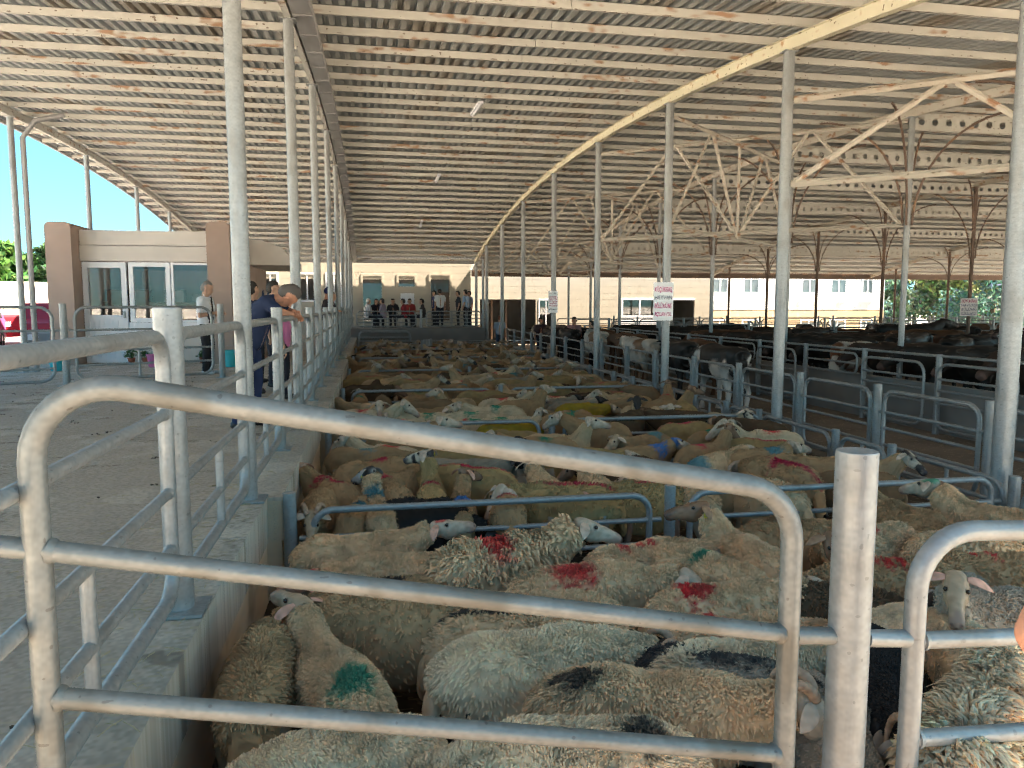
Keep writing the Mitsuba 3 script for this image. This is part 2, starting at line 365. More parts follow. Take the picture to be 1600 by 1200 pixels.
for i, y in enumerate(YO):
    if y > 10: roof_post(XO, y, 0.0, 0.057, '%s roof post under the left roof edge' % ORD[i - 1], 'roof posts under the left roof edge')
for j, x in enumerate(XQ):
    for i, y in enumerate(YQ):
        if y < 8: continue
        yy = y
        roof_post(x, yy, LANE, 0.057, '%s roof post from the front in the %s row among the cattle' % (WORDS[i - 1], ['first', 'second', 'third', 'last'][j]), 'roof posts among the cattle', 'galvanised' if j == 0 else 'rust_and_backlit_brown', 10)  # rows behind the first: backlit darkness put into the colour as brown
        if yy > 34: continue
        k = numbered('branching_strut'); zb = EYE + 1.52
        tag(k, 'curved dark branching strut on the %s roof post of the %s cattle row' % (WORDS[i - 1], ['first', 'second', 'third', 'last'][j]), 'roof strut', 'curved struts on the cattle hall posts')
        for sx, sy in ((1, 1), (1, -1), (-1, 1), (-1, -1)):
            ye = yy + sy * 1.05
            rise = arch(ye) - zb; u = np.linspace(0, 1, 12)
            P = np.stack([x + sx * (0.06 + 1.15 * (1 - np.cos(u * PI / 2))), yy + sy * (0.05 + 1.0 * (1 - np.cos(u * PI / 2))), zb + rise * np.sin(u * PI / 2)], 1)
            MB().add(*tube(P, 0.021, 6)).put(numbered(k + '__curved_arm'), 'rust_and_backlit_brown', smooth=40)

# castellated beams along x
def cell_beam(y, x0, x1, z, h):
    holes = [shapely.Point(x, z + h / 2).buffer(h * 0.21, quad_segs=4) for x in np.arange(x0 + 0.25, x1 - 0.2, 0.29)]
    web = shapely.box(x0, z, x1, z + h).difference(shapely.union_all(holes))
    k = numbered('cellular_beam')
    MB().add(*extrude_y(web, y - 0.006, y + 0.006)).put(k + '__web', 'purlin_paint')
    MB().add(*box(x0, x1, y - 0.06, y + 0.06, z - 0.012, z - 0.001)).put(k + '__flange', 'purlin_paint')
    MB().add(*box(x0, x1, y - 0.06, y + 0.06, z + h + 0.001, z + h + 0.012)).put(k + '__flange_001', 'purlin_paint')
    return k
for i, y in enumerate(YQ):
    if 8 < y < 36:
        k = cell_beam(y + 0.075, XQ[0], ROOF_X1 - 0.5, arch(y) - 0.22, 0.32)
        tag(k, '%s beige steel beam with a row of round holes, counted from the front' % WORDS[i - 1], 'beam', 'beams with round holes under the roof')

# diagonal trusses between the two inner rows
def truss(P, Q, top, bot, label):
    k = numbered('roof_truss'); P, Q = np.array(P, float), np.array(Q, float)
    at = lambda u, z: np.append(P + (Q - P) * u, z)
    bar = lambda a, b, w, part: MB().add(*tube([a, b], w, 4)).put(numbered(k + '__' + part), 'truss_paint')
    bar(at(0.012, top), at(0.988, top), 0.042, 'top_chord'); bar(at(0.012, bot), at(0.988, bot), 0.042, 'bottom_chord')
    for a, b in (((0.02, bot + 0.03), (0.27, top - 0.03)), ((0.29, top - 0.03), (0.49, bot + 0.03)), ((0.51, bot + 0.03), (0.71, top - 0.03)), ((0.73, top - 0.03), (0.98, bot + 0.03))):
        bar(at(*a), at(*b), 0.034, 'diagonal')
    bar(at(0.5, bot + 0.04), at(0.5, top - 0.04), 0.026, 'upright')
    tag(k, label, 'truss', 'diagonal trusses in the cattle hall roof')
for n, (i, j) in enumerate(((1, 0), (3, 2), (5, 4), (7, 6))):
    top = min(arch(YR[i]), arch(YQ[j])) - 0.06
    bot = EYE + 1.53
    truss((XR, YR[i]), (XQ[0], YQ[j]), top, bot, '%s rusty cream diagonal truss running towards the right front, counted from the camera' % WORDS[n])
    truss((XR, YR[j]), (XQ[0], YQ[i]), top - 0.13, bot - 0.13, '%s rusty cream diagonal truss running towards the right rear, counted from the camera' % WORDS[n])

# ---------------------------------------------------------------- buildings
def upright(x0, x1, y, z0, z1):
    return np.array([[x0, y, z0], [x1, y, z0], [x1, y, z1], [x0, y, z1]], float), np.array([[0, 1, 2], [0, 2, 3]])

def window(holder, x0, x1, z0, z1, y, fr=0.07, depth=0.06, mat='white_frame', bars=0, glass='clear_glass', name='window'):
    """frame, pane and dark reveal set in a wall whose outer face is y (looking along +y)"""
    k = numbered(holder + '__' + name)
    m = MB()
    m.add(*box(x0, x1, y - 0.02, y + depth, z1 - fr, z1)); m.add(*box(x0, x1, y - 0.02, y + depth, z0, z0 + fr))
    m.add(*box(x0, x0 + fr, y - 0.0195, y + depth, z0 + fr, z1 - fr)); m.add(*box(x1 - fr, x1, y - 0.0195, y + depth, z0 + fr, z1 - fr))
    for b in range(bars):
        xb = x0 + (x1 - x0) * (b + 1) / (bars + 1); m.add(*box(xb - fr * 0.35, xb + fr * 0.35, y - 0.01, y + depth - 0.01, z0 + fr, z1 - fr))
    m.put(k + '__frame', mat)
    MB().add(*upright(x0 + fr, x1 - fr, y + 0.02, z0 + fr, z1 - fr)).put(k + '__pane', glass)
    return k

def siding_wall(holder, x0, x1, z0, z1, y, openings, bh, mat, face=-1, deep=0.10):
    """boards with recessed joints round the openings [(xa, xb, za, zb)]; the wall behind them is one slab with holes"""
    shape = shapely.box(x0, z0, x1, z1)
    for o in openings: shape = shape.difference(shapely.box(o[0], o[2], o[1], o[3]))
    parts = getattr(shape, 'geoms', [shape])
    m = MB()
    for g in parts: m.add(*extrude_y(g, y + 0.02, y + 0.02 + deep))
    m.put(numbered(holder + '__wall'), mat)
    z = z0; n = 0
    while z < z1 - 0.02:
        e = min(z + bh, z1)
        strip = shape.intersection(shapely.box(x0, z + 0.006, x1, e - 0.006))
        for g in getattr(strip, 'geoms', [strip]):
            if g.is_empty or g.area < 0.01: continue
            # a strip may be an L: cut into rectangles along x
            xs_ = sorted({round(c[0], 4) for c in g.exterior.coords})
            for xa, xb in zip(xs_[:-1], xs_[1:]):
                cell = g.intersection(shapely.box(xa, z, xb, e))
                if cell.is_empty or cell.area < 0.01: continue
                bx0, bz0, bx1, bz1 = cell.bounds
                MB().add(*box(bx0, bx1, y, y + 0.0195, bz0, bz1)).put(numbered(holder + '__siding_board'), mat)
        z = e
    return shape

# far house under the roof, at the end of the pens
H1 = 'market_office'
tag(H1, 'cream board-clad office building behind the far terrace, with tall dark windows', 'building')
op = [(-0.34, 0.65, 0.42, 2.85), (1.37, 2.24, 2.03, 2.85), (2.98, 3.90, 0.42, 2.85), (-4.9, -4.25, 1.75, 2.9), (-3.25, -2.55, 1.6, 2.9), (-2.0, -1.3, 1.0, 2.9)]
siding_wall(H1, -14.0, 4.95, 0.0, 3.6, 37.6, op, 0.33, 'cream_siding')
for o in op:
    x0, x1, z0, z1 = o
    if o == op[2]: continue
    window(H1, x0 - 0.05, x1 + 0.05, z0 - 0.05, z1 + 0.05, 37.6, 0.10, mat='cream_siding' if x0 > -1 else 'white_frame', bars=0 if x0 > -1 else 1)
k = numbered(H1 + '__doorway'); m = MB()
for a in (box(2.88, 2.98, 37.57, 37.7, 0.4, 2.95), box(3.90, 4.0, 37.57, 37.7, 0.4, 2.95), box(2.98, 3.90, 37.57, 37.7, 2.85, 2.95)): m.add(*a)
m.put(k + '__frame', 'cream_siding')
MB().add(*upright(2.98, 3.9, 37.64, 2.05, 2.85)).put(k + '__fanlight', 'clear_glass')
MB().add(*box(3.35, 3.9, 37.7, 37.74, 0.4, 2.03)).put(k + '__door_leaf', 'rust_and_backlit_brown')
m = MB()
for a in (box(-14, 4.9, 40.2, 40.3, 0, 3.6), box(-14, 4.9, 37.75, 40.2, 3.6, 3.7), box(4.8, 4.949, 37.745, 41.0, 0.0, 3.6), box(-14, -13.9, 37.75, 40.2, 0, 3.6)): m.add(*a)
m.put(H1 + '__inner_wall', 'grey_concrete')
MB().add(*box(1.50, 2.16, 37.585, 37.596, 1.45, 2.0)).put(H1 + '__notice_board', 'white_frame')

H2 = 'market_hall'
tag(H2, 'long cream board-clad hall with peach plinth and dark openings behind the cattle', 'building')
op = [(5.9, 9.0, -0.7, 1.78), (9.15, 10.0, -0.7, 1.75), (13.9, 18.3, -0.7, 1.8)]
siding_wall(H2, 4.96, 19.3, 0.28, 4.4, 41.0, [(a, b, 0.28, d) for a, b, c, d in op], 0.36, 'cream_siding')
siding_wall(H2, 4.96, 19.3, -0.75, 0.275, 40.99, [(a, b, -0.75, 0.275) for a, b, c, d in op], 1.1, 'peach_plinth')
m = MB()
for a in (box(4.96, 19.3, 46, 46.1, -0.75, 4.4), box(4.96, 5.06, 41.13, 46, -0.75, 4.4), box(19.2, 19.3, 41.13, 46, -0.75, 4.4), box(4.96, 19.3, 41.13, 46.1, 4.4, 4.5)): m.add(*a)
m.put(H2 + '__inner_wall', 'grey_concrete')
window(H2, 9.15, 10.0, -0.2, 1.75, 41.0, 0.08, bars=1)
k = numbered(H2 + '__window_bay'); m = MB()
for a in (box(13.9, 16.9, 40.97, 41.05, -0.7, 0.85), box(13.9, 14.02, 40.97, 41.05, 0.85, 1.8), box(14.95, 15.05, 40.97, 41.05, 0.85, 1.7), box(15.9, 16.0, 40.97, 41.05, 0.85, 1.7), box(16.78, 16.9, 40.97, 41.05, 0.85, 1.8), box(14.02, 16.78, 40.97, 41.05, 1.7, 1.8)): m.add(*a)
m.put(k + '__frame', 'white_frame')
MB().add(*upright(14.02, 16.78, 41.0, 0.85, 1.7)).put(k + '__pane', 'clear_glass')
MB().add(*box(16.9, 18.3, 40.97, 41.06, 1.7, 1.8)).put(H2 + '__lintel', 'white_frame')
# dark posts standing in the open bay of the hall
for x in (6.6, 7.4, 8.3):
    MB().add(*box(x - 0.05, x + 0.05, 41.3, 41.4, -0.75, 1.78)).put(numbered(H2 + '__bay_post'), 'rust_and_backlit_brown')

H3 = 'white_house'
tag(H3, 'sunlit white two-storey building with a peach ground floor, right of the hall', 'building')
up = [(24.6, 25.75), (27.0, 28.2), (31.7, 33.0), (34.1, 35.35), (36.7, 37.6)]
op = [(a, b, 2.1, 3.45) for a, b in up]
siding_wall(H3, 22.5, 38.6, 1.10, 6.6, 52.0, op, 0.44, 'white_siding')
op2 = [(a, b, -0.5, 0.35) for a, b in up]
siding_wall(H3, 22.5, 38.6, -0.75, 1.06, 51.98, op2, 0.45, 'peach_plinth')
for o in op + op2:
    k = window(H3, o[0] - 0.08, o[1] + 0.08, o[2] - 0.08, o[3] + 0.08, 52.0 if o[2] > 1 else 51.98, 0.13, bars=1, glass='curtained_glass')
    MB().add(*box(o[0] - 0.16, o[1] + 0.16, 51.86, 51.96, o[2] - 0.15, o[2] - 0.085)).put(k + '__sill', 'white_frame')
m = MB()
for a in (box(22.5, 22.6, 52.13, 60, -0.75, 6.6), box(38.5, 38.6, 52.13, 60, -0.75, 6.6), box(22.5, 38.6, 60, 60.1, -0.75, 6.6), box(22.3, 38.8, 51.8, 60.2, 6.6, 6.8)): m.add(*a)
m.put(H3 + '__side_wall', 'white_siding')

# the weigh-house booth on the walkway
B = 'office_booth'
tag(B, 'beige flat-roofed booth with brown pilasters and white glazed front on the walkway', 'booth')
by = 19.0
m = MB()
m.add(*box(-6.455, -3.62, by + 0.06, by + 0.16, 0.0, 0.72 + 0.0)); m.add(*box(-6.455, -3.62, by + 0.16, by + 4.3, 0.0, 0.02))
m.add(*box(-6.455, -6.35, by + 0.16, by + 4.3, 0.02, 2.6)); m.add(*box(-3.72, -3.62, by + 0.16, by + 4.3, 0.02, 2.6)); m.add(*box(-6.455, -3.62, by + 4.3, by + 4.4, 0.0, 2.6))
m.add(*box(-6.35, -3.72, by + 0.16, by + 4.3, 2.34, 2.349))
m.put(B + '__wall', 'booth_render')
scene['reflection_brown'] = principled((0.13, 0.085, 0.055), 0.5)
MB().add(*box(-6.33, -3.8, by + 0.9, by + 1.5, 0.02, 1.42)).put(B + '__counter', 'reflection_brown')  # added brown block standing in for the reflection low in the panes
for x in (-6.25, -5.75, -4.95, -4.3): MB().add(*box(x, x + 0.45, by + 1.0, by + 1.3, 1.422, 1.62 + 0.1 * ((int(-x * 7)) % 3))).put(numbered(B + '__file_box'), 'reflection_brown' if x < -5 else 'grey_concrete')
for i, (z0, z1) in enumerate(((2.35, 2.70), (2.715, 3.05))):
    MB().add(*box(-6.45, -3.64, by - 0.04 * (1 - i) - 0.02, by + 4.4, z0, z1)).put(numbered(B + '__parapet_band'), 'booth_render')
def rounded_slab(x0, x1, y0, y1, z0, z1, r=0.12):
    poly = shapely.box(x0 + r, z0, x1 - r, z1 - r).buffer(r, quad_segs=5).union(shapely.box(x0, z0, x1, z1 - r))
    poly = poly.intersection(shapely.box(x0, z0, x1, z1))
    return extrude_y(poly, y0, y1)
MB().add(*rounded_slab(-6.99, -6.46, by - 0.5, by + 4.6, 0.0, 3.17)).put(B + '__pilaster', 'brown_render', smooth=35)
MB().add(*rounded_slab(-3.63, -3.12, by - 0.5, by + 0.5, 0.0, 3.24)).put(B + '__pilaster_001', 'brown_render', smooth=35)
# rounded canopy on the right flank
poly = shapely.Polygon([(-3.1, 2.35), (-1.95, 2.35), (-1.95, 2.55), (-2.2, 2.8), (-2.6, 2.95), (-3.1, 3.0)])
MB().add(*extrude_y(poly, by + 1.0, by + 4.4)).put(B + '__canopy', 'booth_render')
MB().add(*box(-3.1, -2.95, by + 1.1, by + 4.3, 0.0, 2.349)).put(B + '__side_wall', 'brown_render')
# door and windows of the front
k = B + '__door'
m = MB()
for a in (box(-6.44, -6.33, by, by + 0.08, 0.02, 2.33), box(-5.62, -5.51, by, by + 0.08, 0.02, 2.33), box(-6.33, -5.62, by, by + 0.08, 2.2, 2.33), box(-6.33, -5.62, by, by + 0.08, 1.0, 1.12), box(-6.33, -5.62, by, by + 0.08, 0.02, 0.14)): m.add(*a)
m.put(k + '__frame', 'white_frame')
m = MB()
for i in range(7): m.add(*box(-6.33 + i * 0.1014, -6.33 + i * 0.1014 + 0.096, by + 0.02, by + 0.05, 0.14, 1.0))
m.put(k + '__panel', 'white_frame')
MB().add(*upright(-6.32, -5.64, by + 0.03, 1.12, 2.2)).put(k + '__pane', 'clear_glass')
MB().add(*box(-5.60, -5.56, by - 0.04, by, 1.05, 1.2)).put(k + '__handle', 'galvanised')
window(B, -5.45, -4.55, 0.95, 2.33, by, 0.1)
window(B, -4.53, -3.66, 0.95, 2.33, by, 0.05)
MB().add(*box(-5.5, -3.64, by + 0.0, by + 0.055, 0.72, 0.945)).put(B + '__sill_panel', 'white_frame')
MB().add(*box(-5.5, -3.64, by + 0.02, by + 0.058, 0.02, 0.715)).put(B + '__dado_panel', 'booth_render')
# ---------------------------------------------------------------- trees
def tree(name, label, x, y, z0, h, rx, crown0, n, col, seed, leaf=0.16, group=None, bare=0.0):
    r = np.random.default_rng(seed)
    k = numbered(name); tag(k, label, 'tree', group)
    m = MB(); tops = []
    m.add(*tube([[x, y, z0 - 0.3], [x + 0.1, y, z0 + h * 0.4], [x, y + 0.1, z0 + h * 0.9]], [h * 0.022, h * 0.016, h * 0.004], 8))
    for i in range(26):
        u = r.uniform(crown0, 0.92); a = r.uniform(0, 2 * PI); L = rx * (1.1 - 0.75 * ((u - crown0) / (1 - crown0)) ** 1.5) * r.uniform(0.7, 1.05)
        b = np.array([x, y, z0 + h * u]); e = b + [math.cos(a) * L, math.sin(a) * L, L * r.uniform(0.05, 0.5)]
        m.add(*tube([b, (b + e) / 2 + [0, 0, 0.06 * L], e], [h * 0.006, h * 0.004, 0.01], 5))
        for t in (0.45, 0.75, 1.0): tops.append((b + (e - b) * t, L * 0.42))
    tops.append((np.array([x, y, z0 + h * 0.97]), rx * 0.3))
    m.put(k + '__trunk', 'bark')
    C = np.array([t[0] for t in tops]); R = np.array([t[1] for t in tops])
    idx = r.integers(0, len(C), n); d = r.normal(size=(n, 3)); d /= np.linalg.norm(d, axis=1, keepdims=True)
    p = C[idx] + d * (R[idx] * r.uniform(0.25, 1.0, n) ** 0.5)[:, None] * np.array([1, 1, 0.75])
    a = r.normal(size=(n, 3)); a /= np.linalg.norm(a, axis=1, keepdims=True)
    b = np.cross(a, r.normal(size=(n, 3))); b /= np.linalg.norm(b, axis=1, keepdims=True)
    s = leaf * r.uniform(0.6, 1.3, n)[:, None]
    v = np.stack([p - a * s, p + b * s * 0.5, p + a * s, p - b * s * 0.5], 1).reshape(-1, 3)
    f = np.arange(4 * n).reshape(n, 4)
    c = np.asarray(col)[None] * r.uniform(0.65, 1.4, (n, 1)) * (1 + 0.15 * r.normal(size=(n, 3)))
    clump = r.uniform(0.75, 1.25, len(C))[idx][:, None]
    MB().add(v, f, np.repeat(np.clip(c * clump, 0.01, 0.5), 4, 0)).put(k + '__crown', 'leaf')
tree('garden_tree', 'pale green bushy tree just right of the white building', 44.0, 55.5, -0.8, 7.5, 3.2, 0.12, 9000, (0.23, 0.31, 0.20), 1, 0.2, 'trees beyond the cattle hall')
tree('garden_tree', 'yellow green tree behind the sign on the cattle hall post', 46.2, 53.0, -0.8, 8.0, 3.4, 0.1, 9000, (0.27, 0.32, 0.15), 2, 0.2, 'trees beyond the cattle hall')
tree('conifer_tree', 'dark blue green conifer left of the hall sign', 43.5, 47.0, -0.8, 8.5, 3.0, 0.08, 9000, (0.12, 0.215, 0.18), 3, 0.17, 'trees beyond the cattle hall')
tree('conifer_tree', 'dark blue green conifer at the right edge of the photo', 50.5, 50.5, -0.8, 8.5, 3.3, 0.08, 9000, (0.11, 0.20, 0.165), 4, 0.17, 'trees beyond the cattle hall')
tree('conifer_tree', 'blue green conifer partly hidden between two pale trees', 40.6, 56.5, -0.8, 8.0, 3.0, 0.08, 9000, (0.14, 0.24, 0.19), 5, 0.17, 'trees beyond the cattle hall')
tree('yard_tree', 'leafy green tree at the left edge behind the vehicles', -21.6, 50.0, -0.1, 4.9, 2.7, 0.12, 8000, (0.07, 0.14, 0.04), 6, 0.22)
tree('yard_tree', 'thin airy tree behind the left roof post', -18.9, 50.5, -0.1, 5.0, 1.7, 0.2, 2600, (0.07, 0.13, 0.06), 7, 0.2)
tree('yard_tree', 'yellow green tree beside the booth', -16.4, 47.5, -0.1, 3.6, 1.5, 0.1, 6000, (0.16, 0.17, 0.04), 8, 0.2)
# ================================================================ fences and gates
def gate(key, P, u, L, zb, zt, rails, label, group=None, rf=0.030, rr=0.024, R=0.16, slope=0.0, mat='galvanised', stile=None, parts=True, sides=10, stubs=0.0, cat='gate', round_bottom=True):
    """tube gate: a bent frame from zb to zt, straight rails at heights rails, short stile(s) (at, z0, z1); P = start on plan, u = direction; slope = rise per metre"""
    P = np.array(P, float); u = np.array(u, float) / np.linalg.norm(u)
    at = lambda s, z: np.array([P[0] + u[0] * s, P[1] + u[1] * s, z + slope * s])
    loop = rounded([at(0, zb), at(0, zt), at(L, zt), at(L, zb)], R, 8 if parts else 4, closed=True) if round_bottom else rounded([at(0, zb), at(0, zt), at(L, zt), at(L, zb)], R, 8 if parts else 4)
    pieces = [('frame', tube(loop, rf, sides, closed=round_bottom))]
    for z in rails:
        pieces.append(('rail', straight(at(rf * 0.5, z), at(L - rf * 0.5, z), rr, sides)))
        if sides >= 12 and parts:
            for s0, s1 in ((rf * 0.80, rf + 0.010), (L - rf * 0.80, L - rf - 0.010)): pieces.append(('weld_bead', tube([at(s0, z), at((s0 * 0.45 + s1 * 0.55), z), at(s1, z)], [rr * 1.24, rr * 1.20, rr * 1.01], sides)))
    for s, z0, z1 in (stile or []): pieces.append(('short_stile', straight(at(s, z0), at(s, z1), rr, sides)))
    if stubs:
        z = rails[0] if rails else (zb + zt) / 2
        pieces.append(('hinge_stub', straight(at(-stubs, z), at(-rf * 0.6, z), rr, sides)))
        pieces.append(('hinge_stub', straight(at(L + rf * 0.6, z), at(L + stubs, z), rr, sides)))
    k = numbered(key)
    if parts:
        for n, q in pieces: MB().add(*q).put(numbered(k + '__' + n), mat, smooth=50)
    else:
        m = MB()
        for n, q in pieces: m.add(*q)
        m.put(k, mat, smooth=50)
    tag(k, label, cat, group)
    return k

def fence_post(x, y, z0, z1, r, label, group=None, mat='galvanised', base=True, sides=14, parts=True):
    k = numbered('fence_post')
    if parts:
        MB().add(*post_mesh(x, y, z0, z1, r, sides)).put(k + '__pipe', mat, smooth=40)
        if base: MB().add(*plate(x, y, z0 - 0.004, r * 1.9, 0.014)).put(k + '__base_plate', mat)
    else:
        MB().add(*post_mesh(x, y, z0, z1, r, sides)).put(k, mat, smooth=40)
    tag(k, label, 'post', group)

# --- the big gate in front, sloping with the ramp
FY = 1.905
gate('sloping_gate', (-0.775, FY), (1, 0), 1.935, 0.045, 1.148, [0.735, 0.372], 'large worn tube gate in the foreground, sloping down to the right across the photo', slope=-0.1885, rf=0.0305, rr=0.0255, R=0.17, mat='galvanised_worn', sides=18)
MB().add(*straight([-0.99, FY, 0.77], [-0.79, FY, 0.737], 0.0255, 16)).put('sloping_gate__hinge_stub', 'galvanised_worn', smooth=50)
MB().add(*straight([1.18, FY, 0.364], [1.32, FY, 0.352], 0.0255, 16)).put('sloping_gate__hinge_stub_001', 'galvanised_worn', smooth=50)
k = 'gate_post'; MB().add(*post_mesh(1.352, FY, -0.45, 0.897, 0.0575, 28)).put(k, 'galvanised', smooth=40)
tag(k, 'thick galvanised gate post in the foreground, between the two front gates', 'post')
fence_post(-1.02, FY, 0.0, 1.35, 0.0575, 'gate post just outside the left edge of the photo')
gate('front_gate', (1.555, 1.89), (1, 0), 1.7, -0.62, 0.655, [0.325, 0.02], 'galvanised tube gate cut off by the right edge of the photo', slope=-0.05, rf=0.0305, rr=0.0255, R=0.17, sides=18)
MB().add(*straight([1.40, 1.89, 0.345], [1.535, 1.89, 0.333], 0.0255, 16)).put('front_gate__hinge_stub', 'galvanised', smooth=50)

# --- walkway fence along the platform edge
FP = [1.30, 3.35, 5.24, 7.10, 8.99, 10.85, 12.71, 14.76, 16.82, 18.9, 21.02, 23.1, 25.2, 27.2, 29.3, 31.3, 33.2]
for i, y in enumerate(FP):
    if i % 2 == 1:
        fence_post(XL, y, 0.012, 1.30, 0.057 if i == 1 else 0.05, '%s short galvanised fence post of the walkway fence, between roof posts' % ORD[i // 2], 'short posts of the walkway fence', sides=20 if i == 1 else 12)
fence_post(XL, 1.30, 0.012, 1.30, 0.057, 'walkway fence post just outside the left edge of the photo')
for i, (a, b) in enumerate(zip(FP[:-1], FP[1:])):
    near = i < 5
    gate('walkway_fence', (XL, a + 0.10), (0, 1), b - a - 0.20, 0.115, 1.185, [0.87, 0.545, 0.31], '%s welded tube panel of the walkway fence, counted from the camera' % WORDS[i],
         'tube panels of the walkway fence', rf=0.029, rr=0.022 if near else 0.024, R=0.13, stile=[((b - a) / 2 - 0.1, 0.13, 0.545)], parts=near, sides=12 if near else 8, stubs=0.055, cat='fence panel')

# --- cross fence on the platform in front of the booth
cf = [(-7.60, 12.36), (-4.955, 13.667), (-2.70, 14.767)]
for i, (x, y) in enumerate(cf):
    fence_post(x, y, 0.004, 1.36, 0.055, ['fence post of the cross fence outside the left edge', 'fence post in front of the booth, left of its door', 'fence post beside the man with the black strap bag'][i], sides=12)
for i in range(2):
    a, b = np.array(cf[i]), np.array(cf[i + 1]); d = b - a; L = np.linalg.norm(d); u = d / L
    gate('cross_fence_gate', a + u * 0.16, u, L - 0.32, 0.09, 1.30, [0.92, 0.56, 0.30] if i == 0 else [0.92, 0.58, 0.33],
         ['tube gate at the left edge in front of the parked vehicles', 'tube gate in front of the booth door and windows'][i], rf=0.026, rr=0.02, R=0.2, stile=[(L / 2 - 0.3, 0.10, 0.56)], stubs=0.1)

# --- partitions between the sheep pens: two gates each with a post in the middle
PX0, PXM, PX1 = -0.50, 2.18, 5.02
PY = YL[:7] + [31.3]
for i, y in enumerate(PY):
    near = i < 3
    nm = ORD[i]
    zt = -0.085
    x0 = -0.56 if i == 0 else (-0.50 if i < 2 else -0.46)
    fence_post(x0, y + 0.02, PIT, 0.045 if i == 0 else -0.03, 0.045 if i == 0 else 0.04, 'low pen post against the wall at the %s sheep partition' % nm, base=False, parts=False)
    fence_post(PXM, y, PIT, -0.02, 0.042, 'low pen post in the middle of the %s sheep partition' % nm, base=False, parts=False)
    for s, (a, b) in enumerate(((x0 + 0.10 + 0.05, PXM - 0.16), (PXM + 0.16, 4.95))):
        gate('pen_gate', (a, y), (1, 0), b - a, -0.64, zt, [-0.275, -0.46], 'low tube gate on the %s of the %s sheep partition from the camera' % (('left', 'right')[s], nm), 'low gates between the sheep pens',
             rf=0.0245, rr=0.019, R=0.14, parts=near, sides=12 if near else 7, stubs=0.09)
    # second leaf line in the far partitions
# --- low fence along the right side of the sheep pens
lo = [3.6, 5.15, 6.62, 7.55, 9.25, 10.2, 11.3, 13.0, 14.2, 15.4, 17.2, 18.4, 19.6, 21.5, 23.5, 25.7, 27.7, 29.8, 31.6, 33.1]
for i, y in enumerate(lo):
    fence_post(5.08, y, PIT, -0.05, 0.045, '%s low post along the right side of the sheep pens' % WORDS[i], 'low posts right of the sheep pens', base=False, parts=False, sides=10)
for i, (a, b) in enumerate(zip(lo[:-1], lo[1:])):
    gate('side_gate', (5.08, a + 0.1), (0, 1), b - a - 0.2, -0.64, -0.12, [-0.30, -0.47], '%s low tube gate along the right side of the sheep pens' % WORDS[i], 'low side gates right of the sheep pens',
         rf=0.0245, rr=0.019, R=0.14, parts=i < 5, sides=10 if i < 5 else 6, stubs=0.08, stile=[((b - a) / 2 - 0.1, -0.3, -0.12)])
# --- high fence of the cattle lane
hi = [2.9, 4.65, 6.42, 8.12, 9.80, 11.63, 13.40, 15.36, 17.2, 19.2, 21.1, 23.0, 24.8, 26.5, 28.1, 29.8, 31.5, 33.2]
for i, y in enumerate(hi):
    fence_post(6.0, y, LANE, 0.385, 0.052, '%s high post of the cattle lane fence' % WORDS[i], 'high posts of the cattle lane fence', base=False, parts=False, sides=10)
for i, (a, b) in enumerate(zip(hi[:-1], hi[1:])):
    gate('lane_gate', (6.0, a + 0.13), (0, 1), b - a - 0.26, -0.62, 0.315, [0.06, -0.13, -0.33], '%s high tube gate of the cattle lane fence' % WORDS[i], 'high gates of the cattle lane fence',
         rf=0.0245, rr=0.019, R=0.16, parts=2 <= i < 7, sides=10 if i < 7 else 6, stubs=0.1)
# --- lane gates in front of the manger wall and rails on top of it
mw = [5.0, 7.0, 8.75, 10.55, 12.4, 14.3, 16.2, 18.2, 20.2, 22.3, 24.4, 26.5, 28.6, 30.8]
for i, y in enumerate(mw):
    fence_post(8.86, y, LANE, 0.56, 0.05, '%s post in front of the low cattle wall' % WORDS[i], 'posts in front of the low cattle wall', base=False, parts=False, sides=10)
for i, (a, b) in enumerate(zip(mw[:-1], mw[1:])):
    m = MB().add(*straight([8.86, a, 0.53], [8.86, b, 0.53], 0.024, 8))
    k = numbered('wall_rail'); m.put(k, 'galvanised', smooth=50); tag(k, '%s top rail above the low cattle wall' % WORDS[i], 'rail', 'rails above the low cattle wall')
    if i in (2, 3, 5, 8):
        gate('swing_gate', (8.72, a + 0.15), (0, 1), b - a - 0.3, -0.6, 0.42, [0.18, 0.0, -0.2], '%s tube gate standing in front of the low cattle wall' % WORDS[i], 'gates in front of the low cattle wall', rf=0.025, rr=0.02, R=0.2, parts=False, sides=8)
    else:
        gate('swing_gate', (8.80, a + 0.12), (0, 1), b - a - 0.24, 0.08, 0.45, [0.27], '%s short tube panel on the low cattle wall' % WORDS[i], 'panels on the low cattle wall', rf=0.022, rr=0.018, R=0.12, parts=False, sides=8)
# --- cross rails among the cattle, far
for i, y in enumerate((24.0, 29.5, 35.0, 38.6)):
    for j, x in enumerate(np.arange(9.6, 36, 3.2)):
        gate('cattle_gate', (x, y), (1, 0), 3.0, -0.55, 0.72, [0.45, 0.15, -0.2], '%s tube gate from the left in the %s cross fence among the cattle' % (WORDS[j], ORD[i]), 'cross fence panels among the cattle', rf=0.026, rr=0.02, R=0.2, parts=False, sides=6)
        fence_post(x - 0.1, y, LANE, 0.85, 0.05, '%s post from the left in the %s cross fence among the cattle' % (WORDS[j], ORD[i]), 'cross fence posts among the cattle', base=False, parts=False, sides=8)
